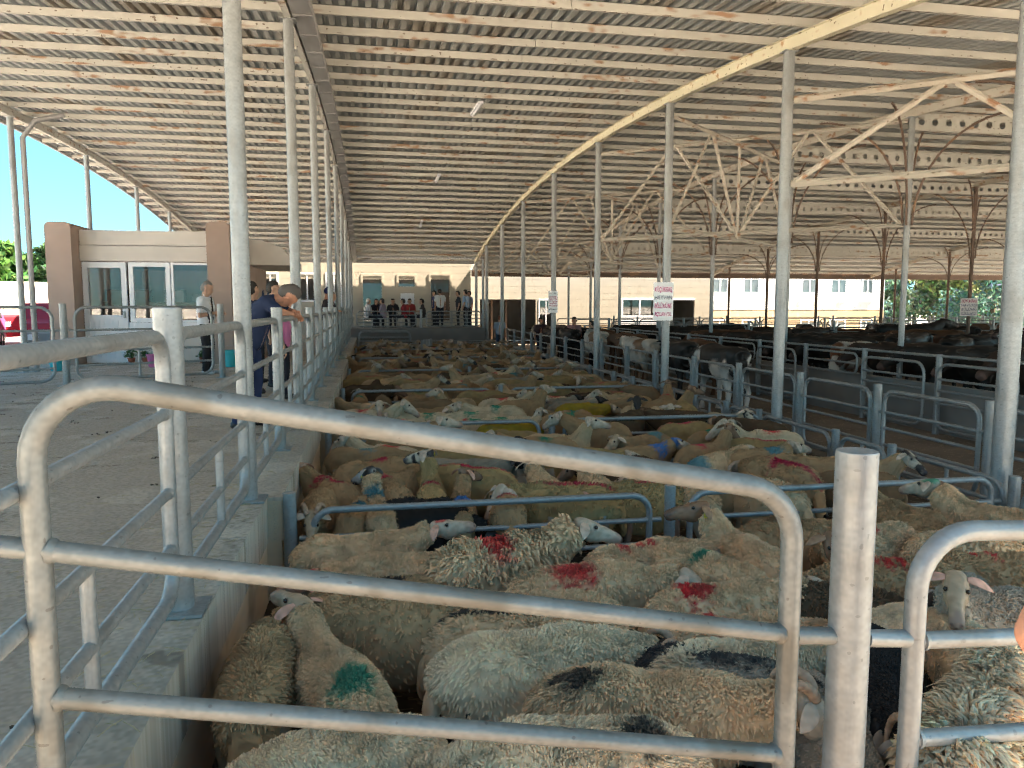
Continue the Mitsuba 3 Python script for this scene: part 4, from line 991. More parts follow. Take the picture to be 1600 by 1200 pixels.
# ================================================================ the flock: (x, y, heading, scale, spec, label); positions in metres on the pen floor
RB, GB, BK = 'red', 'green', 'black'
back = lambda c, mx=-.1, my=0, rx=.10, ry=.07: (mx, my, rx, ry, c)
NEAR = [
 (-.12, 2.50, 190, .86, dict(wool='white', neck=-8, hp=-35), 'cream white curly sheep filling the bottom left corner before the kerb wall'),
 (-.14, 2.97, 113, .93, dict(wool='cream', neck=30, turn=-4, hy=14, hp=8, marks=[back(GB, -.22, -.02, .085, .075)], face='cream', ear='pink'), 'cream sheep with one round dark green paint spot on its rump, seen from behind'),
 (-.47, 3.12, 90, .97, dict(wool='tan', neck=-12, turn=-6, hp=-40, face='cream'), 'tan sheep standing lengthwise against the kerb wall'),
 (.12, 3.45, 171, 1.0, dict(wool='tan', neck=0, hp=-30, face='brown', ear='brown'), 'large brownish sheep broadside behind the middle rail at left, head hidden'),
 (.20, 4.24, 176, .90, dict(wool='cream', neck=6, hp=-14, face='pink', ear='pink', fpaint=[((.02, 0, .06), .06, 'red')]), 'cream sheep facing left with a long pinkish face beside the kerb wall'),
 (-.12, 4.66, 4, .92, dict(wool='cream', neck=30, turn=-14, hy=-20, hp=12, face='white', ear='pink', fpaint=[((.03, 0, .06), .05, 'red')]), 'cream sheep stretching its raised head to the right in front of the first pen gate'),
 (0.0, 3.86, 187, .88, dict(wool='tan', neck=-6, hp=-30, face='cream', marks=[back(BK, -.1, 0, .14, .05)]), 'tan sheep with a greyish back just in front of the sheep with the pink face'),
 (.62, 2.93, 4, 1.0, dict(wool='white', neck=4, hp=-42, face='black', horns=.055, turn=-6), 'big white sheep broadside in the middle with black horned face turned away'),
 (.60, 3.24, -8, .95, dict(wool='cream', neck=0, hp=-30, face='black', marks=[(.0, 0, .42, .022, BK)]), 'cream sheep with a thin black line along its back, behind the big white one'),
 (.95, 2.56, -17, 1.0, dict(wool='cream', neck=14, turn=-8, hp=-38, face='white', horns=.085, tag=-1, marks=[back(BK, -.26, .03, .09, .05)]), 'cream ram with curled orange horns and a black spot on its rump'),
 (.66, 2.25, 169, .98, dict(wool='white', neck=-12, hp=-35, marks=[back(BK, -.22, -.02, .065, .065)]), 'white sheep at the bottom edge with one round black spot, facing left'),
 (1.36, 2.70, -38, .95, dict(wool='grey', style='short', neck=-4, hp=-35, face='pied', marks=[(-.05, 0, .45, .06, BK), (-.36, .05, .06, .10, BK)]), 'grey sheep with a broad black stripe down its back'),
 (.70, 4.22, 16, .98, dict(wool='cream', style='shaggy', neck=34, turn=-16, hy=-22, hp=-12, face='white', ear='cream', marks=[back('red', .02, 0, .11, .10)], fpaint=[((-.03, 0, .06), .05, 'red')][:0]), 'shaggy cream sheep with red paint on its shoulders and a white face turned right'),
 (.84, 3.44, 166, .92, dict(wool='cream', neck=4, hp=-22, face='pied', ear='black'), 'cream sheep with a black and white face turned left behind the middle rail'),
 (1.06, 3.74, 2, .97, dict(wool='cream', neck=12, turn=-14, hy=-40, hp=-25, face='white', tag=1, marks=[back('red', -.02, .03, .14, .09)]), 'cream sheep with a bold red paint patch in the centre of the front pen'),
 (1.52, 4.10, 14, .95, dict(wool='cream', neck=0, hp=-30, marks=[(-.12, 0, .05, .05, 'red'), (.05, 0, .03, .03, 'red'), (.15, .02, .03, .03, 'red')]), 'cream sheep with small red dabs behind the sheep with the green line'),
 (1.80, 3.74, 118, .97, dict(wool='cream', neck=2, hp=-35, marks=[(.12, 0, .03, .09, GB)]), 'cream sheep with a short dark green line across its shoulders'),
 (1.66, 3.38, 4, .95, dict(wool='cream', neck=16, hp=-22, hy=-20, face='white', tag=-1, marks=[(-.12, .02, .10, .06, 'red'), (-.2, -.03, .03, .14, 'red')]), 'cream sheep with a red star on its back, left of the gate post'),
 (1.57, 3.07, -1, .92, dict(wool='cream', neck=0, hp=-30, marks=[(-.10, .0, .03, .11, 'red'), (-.03, .05, .10, .025, 'red')]), 'cream sheep with a thin red cross on its back, behind the right gate upright'),
 (1.46, 2.80, 8, .95, dict(wool='white', neck=10, hp=-24, hy=-15, face='pied'), 'plain white sheep with a black and white cheek beside the gate upright'),
 (2.20, 3.98, 92, .95, dict(wool='cream', neck=44, turn=30, hy=80, hp=0, face='brown', ear='brown', tag=1), 'cream sheep with brown ears and yellow tag, head up behind the gate upright'),
 (2.62, 4.34, -4, .95, dict(wool='tan', neck=10, hp=-20), 'tan sheep just left of the gate post top, behind the front row'),
 (3.08, 4.14, 200, .95, dict(wool='cream', neck=30, turn=18, hy=60, hp=-30, face='brown', tag=1, marks=[back('red', .12, 0, .10, .05)]), 'brown headed cream sheep with a red line on its shoulders, right of the gate post'),
 (2.72, 3.52, 172, .97, dict(wool='tan', neck=-4, hp=-30, marks=[(-.05, 0, .04, .07, 'red'), (.06, 0, .04, .06, 'red'), (.17, 0, .04, .06, 'red')]), 'tan sheep with three red dabs along its back, right of the gate post'),
 (3.35, 3.55, 168, .95, dict(wool='tan', neck=-4, hp=-30, marks=[(0, 0, .03, .05, 'red'), (.14, .02, .04, .05, 'red')]), 'tan sheep with two faint red dabs under the right gate arch'),
 (3.55, 3.98, 8, .97, dict(wool='cream', neck=5, marks=[(-.02, 0, .09, .07, 'red'), (.13, 0, .07, .06, 'red')]), 'cream sheep with two large red patches at the right edge'),
 (2.90, 3.22, 222, .92, dict(wool='grey', style='short', neck=58, turn=8, hp=-24, hy=10, face='cream', ear='pink', droop=.6, earlen=.15), 'young sheep with cream face and long ears looking at the camera'),
 (3.18, 3.10, 178, .92, dict(wool='grey', neck=22, hp=-12, hy=6, face='grey'), 'sheep with a pale grey white head facing left at the right edge'),
 (2.22, 2.98, 20, .92, dict(wool='white', style='short', neck=0, hp=-30), 'clean white sheep right of the gate post, head out of sight'),
 (2.62, 2.72, 96, .92, dict(wool='white', style='short', neck=4, hp=-30, marks=[back(GB, .0, .0, .04, .10)]), 'white sheep with a dark green bar on its back at the right edge'),
 (2.00, 2.62, -112, .95, dict(wool='black', style='short', neck=8, hp=-40, face='black', horns=.085, ear='grey'), 'black horned ram facing the camera right of the gate post'),
 (1.93, 2.06, 40, 1.02, dict(wool='white', style='shaggy', neck=24, turn=-4, hp=-18, face='pied', ear='black', tag=1, droop=.4), 'shaggy white sheep with dark ears in the bottom right corner'),
 (1.64, 2.40, -104, .86, dict(wool='grey', style='short', neck=-4, hp=-40, face='white'), 'smooth pale grey sheep right behind the gate post'),
 (2.30, 3.30, 150, .9, dict(wool='dark', neck=0, hp=-35, face='black'), 'dark brown sheep in the shade right of the gate post'),
 (4.25, 4.35, 115, .95, dict(wool='cream', neck=40, hp=-10, face='white', fpaint=[((-.0, 0, .05), .08, 'green')]), 'cream sheep with a dark green painted head beside the near roof post'),
 (3.72, 4.62, 98, .92, dict(wool='tan', neck=30, hp=-15), 'tan sheep seen from behind at the right end of the first pen gate'),
 # second pen
 (-.30, 6.22, 122, .9, dict(wool='tan', style='short', neck=34, turn=12, hp=-5, face='pink', marks=[(.26, 0, .02, .12, 'crimson'), (.33, 0, .02, .12, 'crimson'), (.40, 0, .02, .12, 'crimson'), (.48, 0, .04, .1, 'crimson'), (0, 0, .16, .03, 'crimson')]), 'tan sheep with red stripes up its neck against the kerb wall, second pen'),
 (-.40, 5.83, -92, .9, dict(wool='tan', style='short', neck=18, hp=-45, face='cream', horns=.075), 'ram with curled horns facing the camera in the corner by the kerb wall'),
 (-.12, 5.60, 78, .86, dict(wool='tan', style='short', neck=-5, marks=[back('teal', .1, .0, .1, .1)]), 'smooth tan sheep seen from behind next to the horned ram'),
 (.04, 5.62, 94, .88, dict(wool='cream', neck=52, turn=10, hy=40, hp=-20, face='grey', tag=1, marks=[(.40, -.04, .12, .10, 'teal'), (.52, 0, .10, .10, 'teal')]), 'cream sheep seen from behind with teal paint on its head and a yellow tag'),
 (.16, 6.05, 104, .9, dict(wool='tan', style='short', neck=10), 'tan sheep behind the one with the teal head'),
 (.20, 6.40, 44, .92, dict(wool='tan', style='short', neck=-2, turn=-20, hp=-30, marks=[back('crimson', -.28, .06, .10, .09)]), 'round tan sheep with a red patch on its rump in the second pen'),
 (.46, 5.95, 84, .92, dict(wool='gold', style='short', neck=62, turn=14, hy=65, hp=-8, face='pied', tag=-1, marks=[back('crimson', .16, -.02, .07, .09)]), 'golden sheep with a black and white face turned left and red paint on its shoulders'),
 (.84, 6.32, 160, .97, dict(wool='gold', style='short', neck=0, hp=-30, marks=[(0, 0, .30, .025, 'crimson')]), 'large golden tan sheep with a thin red line along its back'),
 (.33, 5.50, -16, .9, dict(wool='black', style='short', neck=-15, hp=-40, face='black'), 'black sheep behind the first pen gate'),
 (.66, 5.62, 86, .86, dict(wool='tan', style='short', neck=46, turn=-12, hy=-45, hp=-10, face='brown', ear='pink', marks=[back('sky', .12, 0, .08, .11)]), 'tan sheep with a bright blue patch on its shoulders'),
 (1.00, 5.60, 86, .9, dict(wool='tan', style='short', neck=0, marks=[back('crimson', .0, 0, .14, .12)]), 'tan sheep seen from behind with crimson paint over its back'),
 (.02, 6.86, 20, .95, dict(wool='tan', style='short', neck=6, hp=-15, marks=[(.12, 0, .10, .05, 'crimson')]), 'brownish sheep with a crimson smear, broadside in the second pen'),
 (-.08, 7.55, -10, .95, dict(wool='tan', style='short', neck=2, marks=[(.1, 0, .12, .08, 'teal')]), 'tan sheep with a faint blue smear far left in the second pen'),
 (.74, 7.45, -4, .95, dict(wool='gold', style='short', neck=-3), 'golden tan sheep half hidden under the sloping rail'),
 (1.52, 5.58, 166, .95, dict(wool='gold', neck=20, turn=18, hy=48, hp=-42, face='white', marks=[(.0, 0, .32, .03, 'crimson')]), 'golden sheep with a crimson back line and a white face lowered to the camera'),
 (1.42, 6.06, 92, .92, dict(wool='cream', style='short', neck=20), 'round cream rump of a sheep left of the centre pen post'),
 (1.86, 6.06, 88, .92, dict(wool='cream', style='short', neck=40, hp=-10), 'second round cream rump left of the centre pen post'),
 (2.12, 5.62, 186, .92, dict(wool='gold', neck=22, hp=-5, face='pink', marks=[(-.1, 0, .25, .03, 'crimson')]), 'golden sheep with raised pink face right behind the centre pen post'),
 (2.46, 5.72, 122, .9, dict(wool='cream', neck=10), 'curly cream sheep framed by the right pen gate'),
 (2.92, 5.80, 172, .95, dict(wool='tan', style='short', neck=4), 'smooth tan sheep behind the end of the sloping rail'),
 (3.55, 5.98, 104, .97, dict(wool='tan', neck=4, marks=[(-.05, 0, .30, .04, 'crimson'), (.14, 0, .08, .10, 'crimson')]), 'tan sheep with a long crimson stripe along its back, right side'),
 (3.12, 5.55, 122, .92, dict(wool='cream', neck=24, turn=30, hy=60, hp=-15, face='cream', ear='cream'), 'cream sheep with a pale ear beside the crimson striped one'),
 (3.18, 6.62, 28, .95, dict(wool='cream', style='short', neck=20, hp=-8, face='white', marks=[back('teal', -.36, 0, .13, .2)]), 'cream sheep with a teal painted rump'),
 (2.66, 7.30, 20, .9, dict(wool='tan', style='short', neck=24, hp=-8, face='white', fpaint=[((.0, 0, .03), .10, 'blue')], marks=[(.50, 0, .12, .12, 'blue')]), 'tan sheep with a blue painted head'),
 (3.62, 6.75, 10, .92, dict(wool='tan', style='short', neck=30, hp=-8, face='white', marks=[(.50, 0, .12, .12, 'teal')]), 'tan sheep with a teal painted neck on the right of the second pen'),
 (3.98, 6.32, 150, .95, dict(wool='tan', style='short', neck=4), 'plain tan sheep by the right side gate of the second pen'),
 (1.98, 7.25, -11, .92, dict(wool='gold', style='short', neck=12, hp=-12), 'golden sheep under the second pen gate'),
 # third pen, salient ones
 (-.12, 9.62, 180, .9, dict(wool='white', neck=14, hp=-12, face='white'), 'white faced sheep facing left by the kerb wall, third pen'),
 (.40, 9.60, 200, .88, dict(wool='white', neck=24, hp=-26, face='pied', marks=[back('red', .2, 0, .12, .1)]), 'white sheep with dark patched face and red on its neck, third pen'),
 (.72, 10.05, 176, .92, dict(wool='white', neck=24, hp=-20, face='white', marks=[back('green', .0, 0, .10, .10)]), 'white sheep with green paint, left one of the white group'),
 (1.30, 9.95, 172, .92, dict(wool='white', neck=8, face='white', marks=[back('green', .05, 0, .12, .10)]), 'white sheep with green paint, middle one of the white group'),
 (1.72, 10.25, 176, .97, dict(wool='white', neck=30, hp=-10, face='white', marks=[back('green', .1, 0, .1, .10)]), 'tallest white sheep with green paint, at the back of the white group'),
 (1.25, 9.45, 170, .9, dict(wool='white', neck=-3, marks=[back('green', .0, 0, .12, .08), (.2, 0, .06, .08, 'red')]), 'white sheep with green and red paint, front of the white group'),
 (1.75, 9.70, 8, .9, dict(wool='white', neck=6, marks=[back('green', -.1, 0, .12, .08)]), 'white sheep with green paint, right one of the white group'),
 (1.62, 9.16, 4, .88, dict(wool='mustard', style='short', neck=0), 'mustard yellow sheep under the second pen gate'),
 (3.00, 10.75, 4, .9, dict(wool='mustard', style='short', neck=12, face='cream'), 'mustard yellow sheep right of the middle in the third pen'),
 (3.62, 10.15, -100, .92, dict(wool='cream', style='short', neck=58, hp=-45, face='black'), 'sheep with a black and white face looking straight at the camera, third pen'),
 (4.30, 10.55, 8, .95, dict(wool='tan', style='short', neck=62, hp=-10, face='brown'), 'tall tan sheep standing with its neck upright near the side gate'),
 (3.98, 10.0, -95, .9, dict(wool='white', style='short', neck=40, hp=-40, face='white', droop=.3), 'white faced sheep with ears held out, facing the camera in the third pen'),
 (4.62, 9.35, -80, .9, dict(wool='white', style='short', neck=40, hp=-30, face='pied'), 'white sheep with a pied face by the side gate of the third pen'),
 (2.55, 9.75, 4, .9, dict(wool='tan', style='short', neck=5, marks=[back('green', .15, 0, .1, .1)]), 'tan sheep with a dark green mark right of the second centre post'),
]
seed = 11
taken = []
for (x, y, h, s, spec, lab) in NEAR:
    spec.setdefault('fat', 0.93 + 0.16 * ((seed * 37) % 10) / 10)
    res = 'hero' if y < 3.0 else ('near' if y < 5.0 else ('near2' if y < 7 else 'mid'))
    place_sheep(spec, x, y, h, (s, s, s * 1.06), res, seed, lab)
    a = math.radians(h); taken.append((x, y, a)); seed += 1

# --- the crowd: a dozen builds shared by the sheep further back
CROWD = []
r = random.Random(77)
woolc = ['tan', 'cream', 'tan', 'gold', 'tan', 'cream', 'brown', 'tan', 'cream', 'grey', 'gold', 'tan', 'dark', 'white']
for i, w in enumerate(woolc):
    mk = [[], [], [back('crimson', r.uniform(-.2, .1), 0, .1, .08)], [], [back('green', 0, 0, .08, .08)], [], [], [back('teal', -.1, 0, .1, .1)], [], [], [(0, 0, .25, .03, 'crimson')], [], [], [back('red', 0, 0, .1, .08)]][i]
    CROWD.append((w, mk, dict(wool=w, style='short' if i % 3 else 'curl', neck=[2, 36, 52, -6, 30, 62, 10, 24, 44, 28, 0, 56, 15, 40][i], turn=r.uniform(-25, 25), hp=r.uniform(-35, 0), face=['cream', 'white', 'brown', 'cream', 'white', 'white', 'brown', 'cream', 'pied', 'black', 'cream', 'white', 'brown', 'white'][i], marks=mk)))
def free(x, y, a, gap):
    P = [(x + math.cos(a) * t, y + math.sin(a) * t) for t in (-.22, 0, .22)]
    for (X, Y, A) in taken:
        if abs(X - x) + abs(Y - y) > 1.6: continue
        for t in (-.22, 0, .22):
            qx, qy = X + math.cos(A) * t, Y + math.sin(A) * t
            for p in P:
                if (p[0] - qx) ** 2 + (p[1] - qy) ** 2 < gap * gap: return False
    return True
PENS = [(5.55, 8.75, 20, 'second'), (9.25, 12.5, 30, 'third'), (12.95, 16.55, 40, 'fourth'), (17.05, 20.8, 42, 'fifth'), (21.25, 24.95, 40, 'sixth'), (25.4, 29.1, 38, 'seventh'), (29.55, 31.1, 12, 'last')]
crowd = []
for (y0, y1, want, nm) in PENS:
    got = tries = 0
    while got < want and tries < 9000:
        tries += 1
        x = r.uniform(-.18 if y0 > 9 else -.2, 4.65); y = r.uniform(y0, y1); a = r.choice([0, PI]) + r.gauss(0, .45) if r.random() < .72 else r.uniform(0, 2 * PI)
        if abs(math.cos(a)) * .42 + abs(x - 2.2) > 2.75: continue
        if free(x, y, a, .33):
            taken.append((x, y, a)); crowd.append((x, y, a, nm)); got += 1
WORD = {'tan': 'tan', 'cream': 'cream', 'gold': 'golden', 'brown': 'brown', 'grey': 'grey', 'dark': 'dark brown', 'white': 'white'}
CN = WORDS
count = {}
for (x, y, a, nm) in sorted(crowd, key=lambda q: (q[3], q[0] / q[1])):
    i = r.randrange(len(CROWD)); w, mk, spec = CROWD[i]
    res = 'mid' if y < 13 else 'far'
    count[nm] = count.get(nm, 0) + 1
    lab = '%s from the left in the packed %s pen, %s sheep%s' % (WORDS[count[nm] - 1], nm, WORD[w], ' with %s paint' % mk[0][4].replace('crimson', 'red') if mk else '')
    s = r.uniform(.86, 1.0)
    place_sheep(spec, x, y, math.degrees(a), (s, s, s * 1.06), res, 300 + i, lab, 'sheep crowded in the pens further back', 'flock_%s_%s' % (WORDS[i], res))
# ================================================================ cattle
COATS = {'black': ((.016, .014, .013), None), 'brown': ((.10, .045, .022), None), 'dark': ((.035, .02, .014), None), 'tan': ((.27, .165, .085), None),
         'pied': ((.016, .014, .013), (.62, .56, .50)), 'redpied': ((.15, .062, .03), (.60, .53, .46)), 'pale': ((.50, .45, .39), (.20, .11, .06))}
def cow_parts(coat, npitch, nyaw, hp, seed, cover=.5):
    r = random.Random(seed); p, a = math.radians(npitch), math.radians(nyaw)
    K = [(-.83, 0, 1.08, .03, .03, .05), (-.81, 0, 1.07, .16, .15, .22), (-.70, 0, 1.10, .225, .20, .36), (-.50, 0, 1.10, .265, .215, .40), (-.20, 0, 1.09, .31, .21, .47), (.15, 0, 1.09, .30, .22, .46), (.42, 0, 1.10, .245, .235, .42), (.58, 0, 1.10, .20, .21, .36)]
    b = np.array([.60, 0, 1.12]); d = np.array([math.cos(p) * math.cos(a), math.cos(p) * math.sin(a), math.sin(p)])
    for t, w, u, dn in ((.14, .155, .17, .25), (.32, .125, .135, .18), (.48, .10, .115, .13), (.55, .06, .07, .07)): K.append((*(b + d * t), w, u, dn))
    K = np.array(K); k = pchip(np.arange(len(K)), K, np.linspace(0, len(K) - 1, 56)); nv = 40
    G = loft(k[:, :3], np.tile([0, 0, 1.], (56, 1)), k[:, 3], k[:, 4], k[:, 5], nv, 2.3)
    N = grid_normals(G); N = -N if (N * (G - k[:, None, :3])).sum() < 0 else N
    # hip bones, ribs, shoulder blades
    for s in (-1, 1):
        for c, rr, dp in (((-.62, s * .20, 1.24), .09, .035), ((-.80, s * .12, 1.14), .07, .03), ((.42, s * .22, 1.10), .17, .03), ((-.42, s * .24, 1.12), .13, -.03)):
            G = G + N * (np.exp(-np.sum((G - np.array(c)) ** 2, -1) / rr ** 2) * dp)[..., None]
    B = MB(); A, W = COATS[coat]
    def colour(v):
        base = np.array(A) * (.7 + .6 * nz(v * 9 + seed, seed)[:, None])
        if W is not None:
            q = nfbm(v * np.array([1.7, 2.1, 1.9]) + seed * 5.7, 3, seed + 1)
            m = np.clip((q - cover) * 22, 0, 1)[:, None]
            m = np.maximum(m, np.clip((.62 - v[:, 2]) * 9 + (nz(v * 8 + seed, seed) - .5) * 2, 0, 1)[:, None])
            base = base * (1 - m) + np.array(W) * (.8 + .4 * nz(v * 12, seed + 2)[:, None]) * m
        return np.clip(base, .008, .9)
    v = G.reshape(-1, 3); B.add(v, grid_faces(56, nv), colour(v))
    M = head_frame(b + d * .52, math.radians(hp), a * 1.2, 1.0)
    x = np.linspace(HS[0, 0], HS[-1, 0], 26); h = pchip(HS[:, 0], HS, x)
    H_ = loft(np.stack([h[:, 0], 0 * x, h[:, 1]], 1), np.tile([0, 0, 1.], (26, 1)), h[:, 2] * 1.0, h[:, 3], h[:, 4] * 1.05, 22, 2.5) * np.array([1.75, 1.8, 1.85])
    hv_ = H_.reshape(-1, 3); hc = colour(M(hv_)); nose = np.clip((hv_[:, 0] - .40) / .03, 0, 1)[:, None]; hc = hc * (1 - nose) + np.array([.10, .06, .05]) * nose
    if W is not None:
        bl = np.clip((.06 - np.abs(hv_[:, 1])) / .02, 0, 1)[:, None] * (hv_[:, 2:3] > -.02); hc = hc * (1 - bl) + np.array(W) * bl
    B.add(M(hv_), grid_faces(26, 22), hc)
    for s in (-1, 1):
        e = r.uniform(-.08, .08)
        for q in (np.array([(.42, s * .15, .95, .12), (.44, s * .15, .75, .085), (.45 + e, s * .15, .48, .055), (.45 + e, s * .15, .42, .058), (.46 + e, s * .15, .14, .036), (.47 + e, s * .15, .08, .05), (.50 + e, s * .15, 0, .058)]),
                  np.array([(-.55, s * .15, 1.0, .19), (-.52, s * .16, .78, .13), (-.66 + e, s * .16, .52, .065), (-.72 + e, s * .16, .44, .058), (-.66 + e, s * .16, .14, .038), (-.65 + e, s * .16, .08, .05), (-.62 + e, s * .16, 0, .058)])):
            lv, lf = tube(q[:, :3], q[:, 3], 12); B.add(lv, lf, colour(lv))
    t = np.linspace(0, 1, 10); tv, tf = tube(np.stack([-.83 - .05 * np.sin(t * 2), .02 * np.sin(t * 5), 1.18 - .78 * t], 1), .022 - .012 * t + .035 * (t > .8), 8); B.add(tv, tf, np.array(A) * 1.0)
    parts = {'body': (*B.mesh(), np.vstack(B.c), 'cow_coat')}
    for s, nm in ((1, 'ear'), (-1, 'ear_001')):
        q = ear_mesh(s, .15, 7, 6, .11, seed); parts[nm] = (M(q[0] * np.array([1.5, 1.6, 1.5])), q[1], None, 'ear_black' if coat in ('black', 'dark', 'pied') else 'ear_brown')
    for s, nm in ((1, 'eye'), (-1, 'eye_001')):
        m = trimesh.creation.icosphere(subdivisions=1, radius=.022); parts[nm] = (M(np.array(m.vertices) + [.145, s * .108, .035]), np.array(m.faces), None, 'eye_black')
    return parts
COWB = [('black', 8, 0, -30, .5), ('black', 30, 15, -5, .5), ('black', -25, -10, -50, .5), ('dark', 10, 0, -30, .5), ('brown', 5, 10, -25, .5), ('pied', 0, 0, -30, .57), ('redpied', -20, 12, -55, .50), ('pale', 12, -8, -20, .62), ('tan', 18, 0, -15, .5), ('redpied', 10, -12, -20, .56)]
def cow(i, x, y, h, s, label, group=None, z=LANE):
    nm = 'cattle_build_' + WORDS[i]; c = COWB[i]
    if nm not in scene:
        scene[nm] = {'type': 'shapegroup', **{n: mikit.ply((q[0], q[1]), q[3], smooth=True, color=q[2]) for n, q in cow_parts(*c[:4], 40 + i * 3, c[4]).items()}}
    k = numbered('cow')
    scene[k] = {'type': 'instance', 'to_world': T().translate([x, y, z]).rotate([0, 0, 1], h).scale(s), 'group': {'type': 'ref', 'id': nm}}
    tag(k, label, 'cow', group)
CW = {0: 'black', 1: 'black', 2: 'black', 3: 'dark brown', 4: 'reddish brown', 5: 'black and white', 6: 'red and white', 7: 'pale', 8: 'tan', 9: 'red and white'}
cow(5, 6.72, 13.72, 90, .98, 'black and white cow standing broadside behind the cattle lane gates')
cow(0, 6.85, 16.1, 84, .98, 'black cow just ahead of the black and white one in the lane')
cow(7, 6.75, 18.4, 97, .95, 'pale backed cow third in the cattle lane')
cow(4, 7.75, 16.9, 80, .95, 'reddish brown cow on the far side of the lane beside the pale one')
cow(7, 6.8, 22.4, 88, 1.0, 'white backed cow behind the post with the narrow notice')
cow(4, 7.2, 20.4, 95, .98, 'reddish brown cow between the two pale cows in the lane')
LC = ['black', 'nearest dark', 'second', 'third', 'fourth', 'fifth', 'sixth', 'seventh', 'eighth', 'ninth', 'tenth', 'eleventh']
for n, (i, x, y, h) in enumerate(((0, 6.7, 25.2, 90), (4, 7.7, 24.4, 85), (3, 6.7, 27.6, 95), (0, 7.7, 27.3, 88), (5, 6.8, 30.2, 90), (3, 7.8, 30.0, 92))):
    cow(i, x, y, h, .98, '%s far cow in the cattle lane, a %s one' % (WORDS[n], CW[i]), 'cattle far back in the lane')
rc = random.Random(9)
cow(6, 10.1, 14.6, 214, .98, 'red and white spotted cow with lowered head behind the cattle wall')
n = 0
for y in np.arange(9.2, 30, 1.12):
    if abs(y - 14.6) < .7: continue
    i = rc.choice([0, 0, 0, 2, 0, 3, 3, 4 if y > 15 else 0]); n += 1
    cow(i, 10.75 + rc.uniform(-.15, .2), y, 180 + rc.gauss(0, 9), rc.uniform(.95, 1.04), '%s cow from the front facing the cattle wall, %s' % (WORDS[n - 1], CW[i]), 'cattle lined up at the cattle wall')
for row, (x0, ys_, hd) in enumerate(((13.6, np.arange(11, 30, 1.25), 0), (16.6, np.arange(12.5, 29, 1.5), 180), (21.5, np.arange(17, 30, 1.9), 90), (25.5, np.arange(19, 31, 2.2), 200))):
    for n, y in enumerate(ys_):
        if 13 < y < 15 and row == 0: continue
        i = rc.choice([0, 0, 1, 3, 0, 2, 5 if row > 1 else 0, 4 if row else 0])
        cow(i, x0 + rc.uniform(-.4, .4), y, hd + rc.gauss(0, 22), rc.uniform(.94, 1.04), '%s cow from the front in the %s row behind the cattle wall, %s' % (WORDS[n], ['second', 'third', 'fourth', 'fifth'][row], CW[i]), 'cattle in the rows behind the cattle wall')
cow(1, 17.3, 22.1, -18, 1.12, 'black cow with raised head standing tallest before the trees')
# ================================================================ people
MF = manifold3d.Manifold
ICOS = [np.array(trimesh.creation.icosphere(subdivisions=q).vertices) for q in (1, 2)]
ICO = ICOS[0]
def cap(p, q, r1, r2):
    return MF.hull_points(np.vstack([ICO * r1 + p, ICO * r2 + q]).astype(np.float32))
def ball(p, r):
    return MF.hull_points((ICO * np.asarray(r) + p).astype(np.float32))
def melt(ms, edge=.03, it=6):
    m = MF.batch_boolean(ms, manifold3d.OpType.Add).refine_to_length(edge)
    g = m.to_mesh(); t = trimesh.Trimesh(np.array(g.vert_properties)[:, :3], np.array(g.tri_verts), process=True)
    trimesh.smoothing.filter_taubin(t, iterations=it)
    return np.array(t.vertices), np.array(t.faces)
def hand(w, e, side, curl=.6, r=.0085):
    """palm and five fingers growing from the wrist w, forearm coming from e"""
    d = np.asarray(w, float) - e; d /= np.linalg.norm(d)
    s = np.cross(d, [0, 0, 1.]); s = s / (np.linalg.norm(s) + 1e-9) if np.linalg.norm(s) > .1 else np.array([0, 1., 0])
    u = np.cross(s, d); out = []
    for k in range(4):
        o = (k - 1.5) * .021; b0 = w + d * .015 + s * o * .7; b1 = w + d * .085 + s * o
        out.append(cap(b0, b1, .016, .013))
        L = [.066, .076, .072, .056][k]; a1 = curl * .7; a2 = curl * 1.6
        k1 = b1 + (d * math.cos(a1) - u * math.sin(a1)) * L * .5; k2 = k1 + (d * math.cos(a2) - u * math.sin(a2)) * L * .5
        out += [cap(b1, k1, .0095, .0088), cap(k1, k2, .0088, .0072)]
    t0 = w + d * .03 + s * side * .024; t1 = t0 + d * .035 + s * side * .028 - u * .012; t2 = t1 + d * .03 - u * .012
    return out + [cap(t0, t1, .013, .0105), cap(t1, t2, .0105, .0085)]

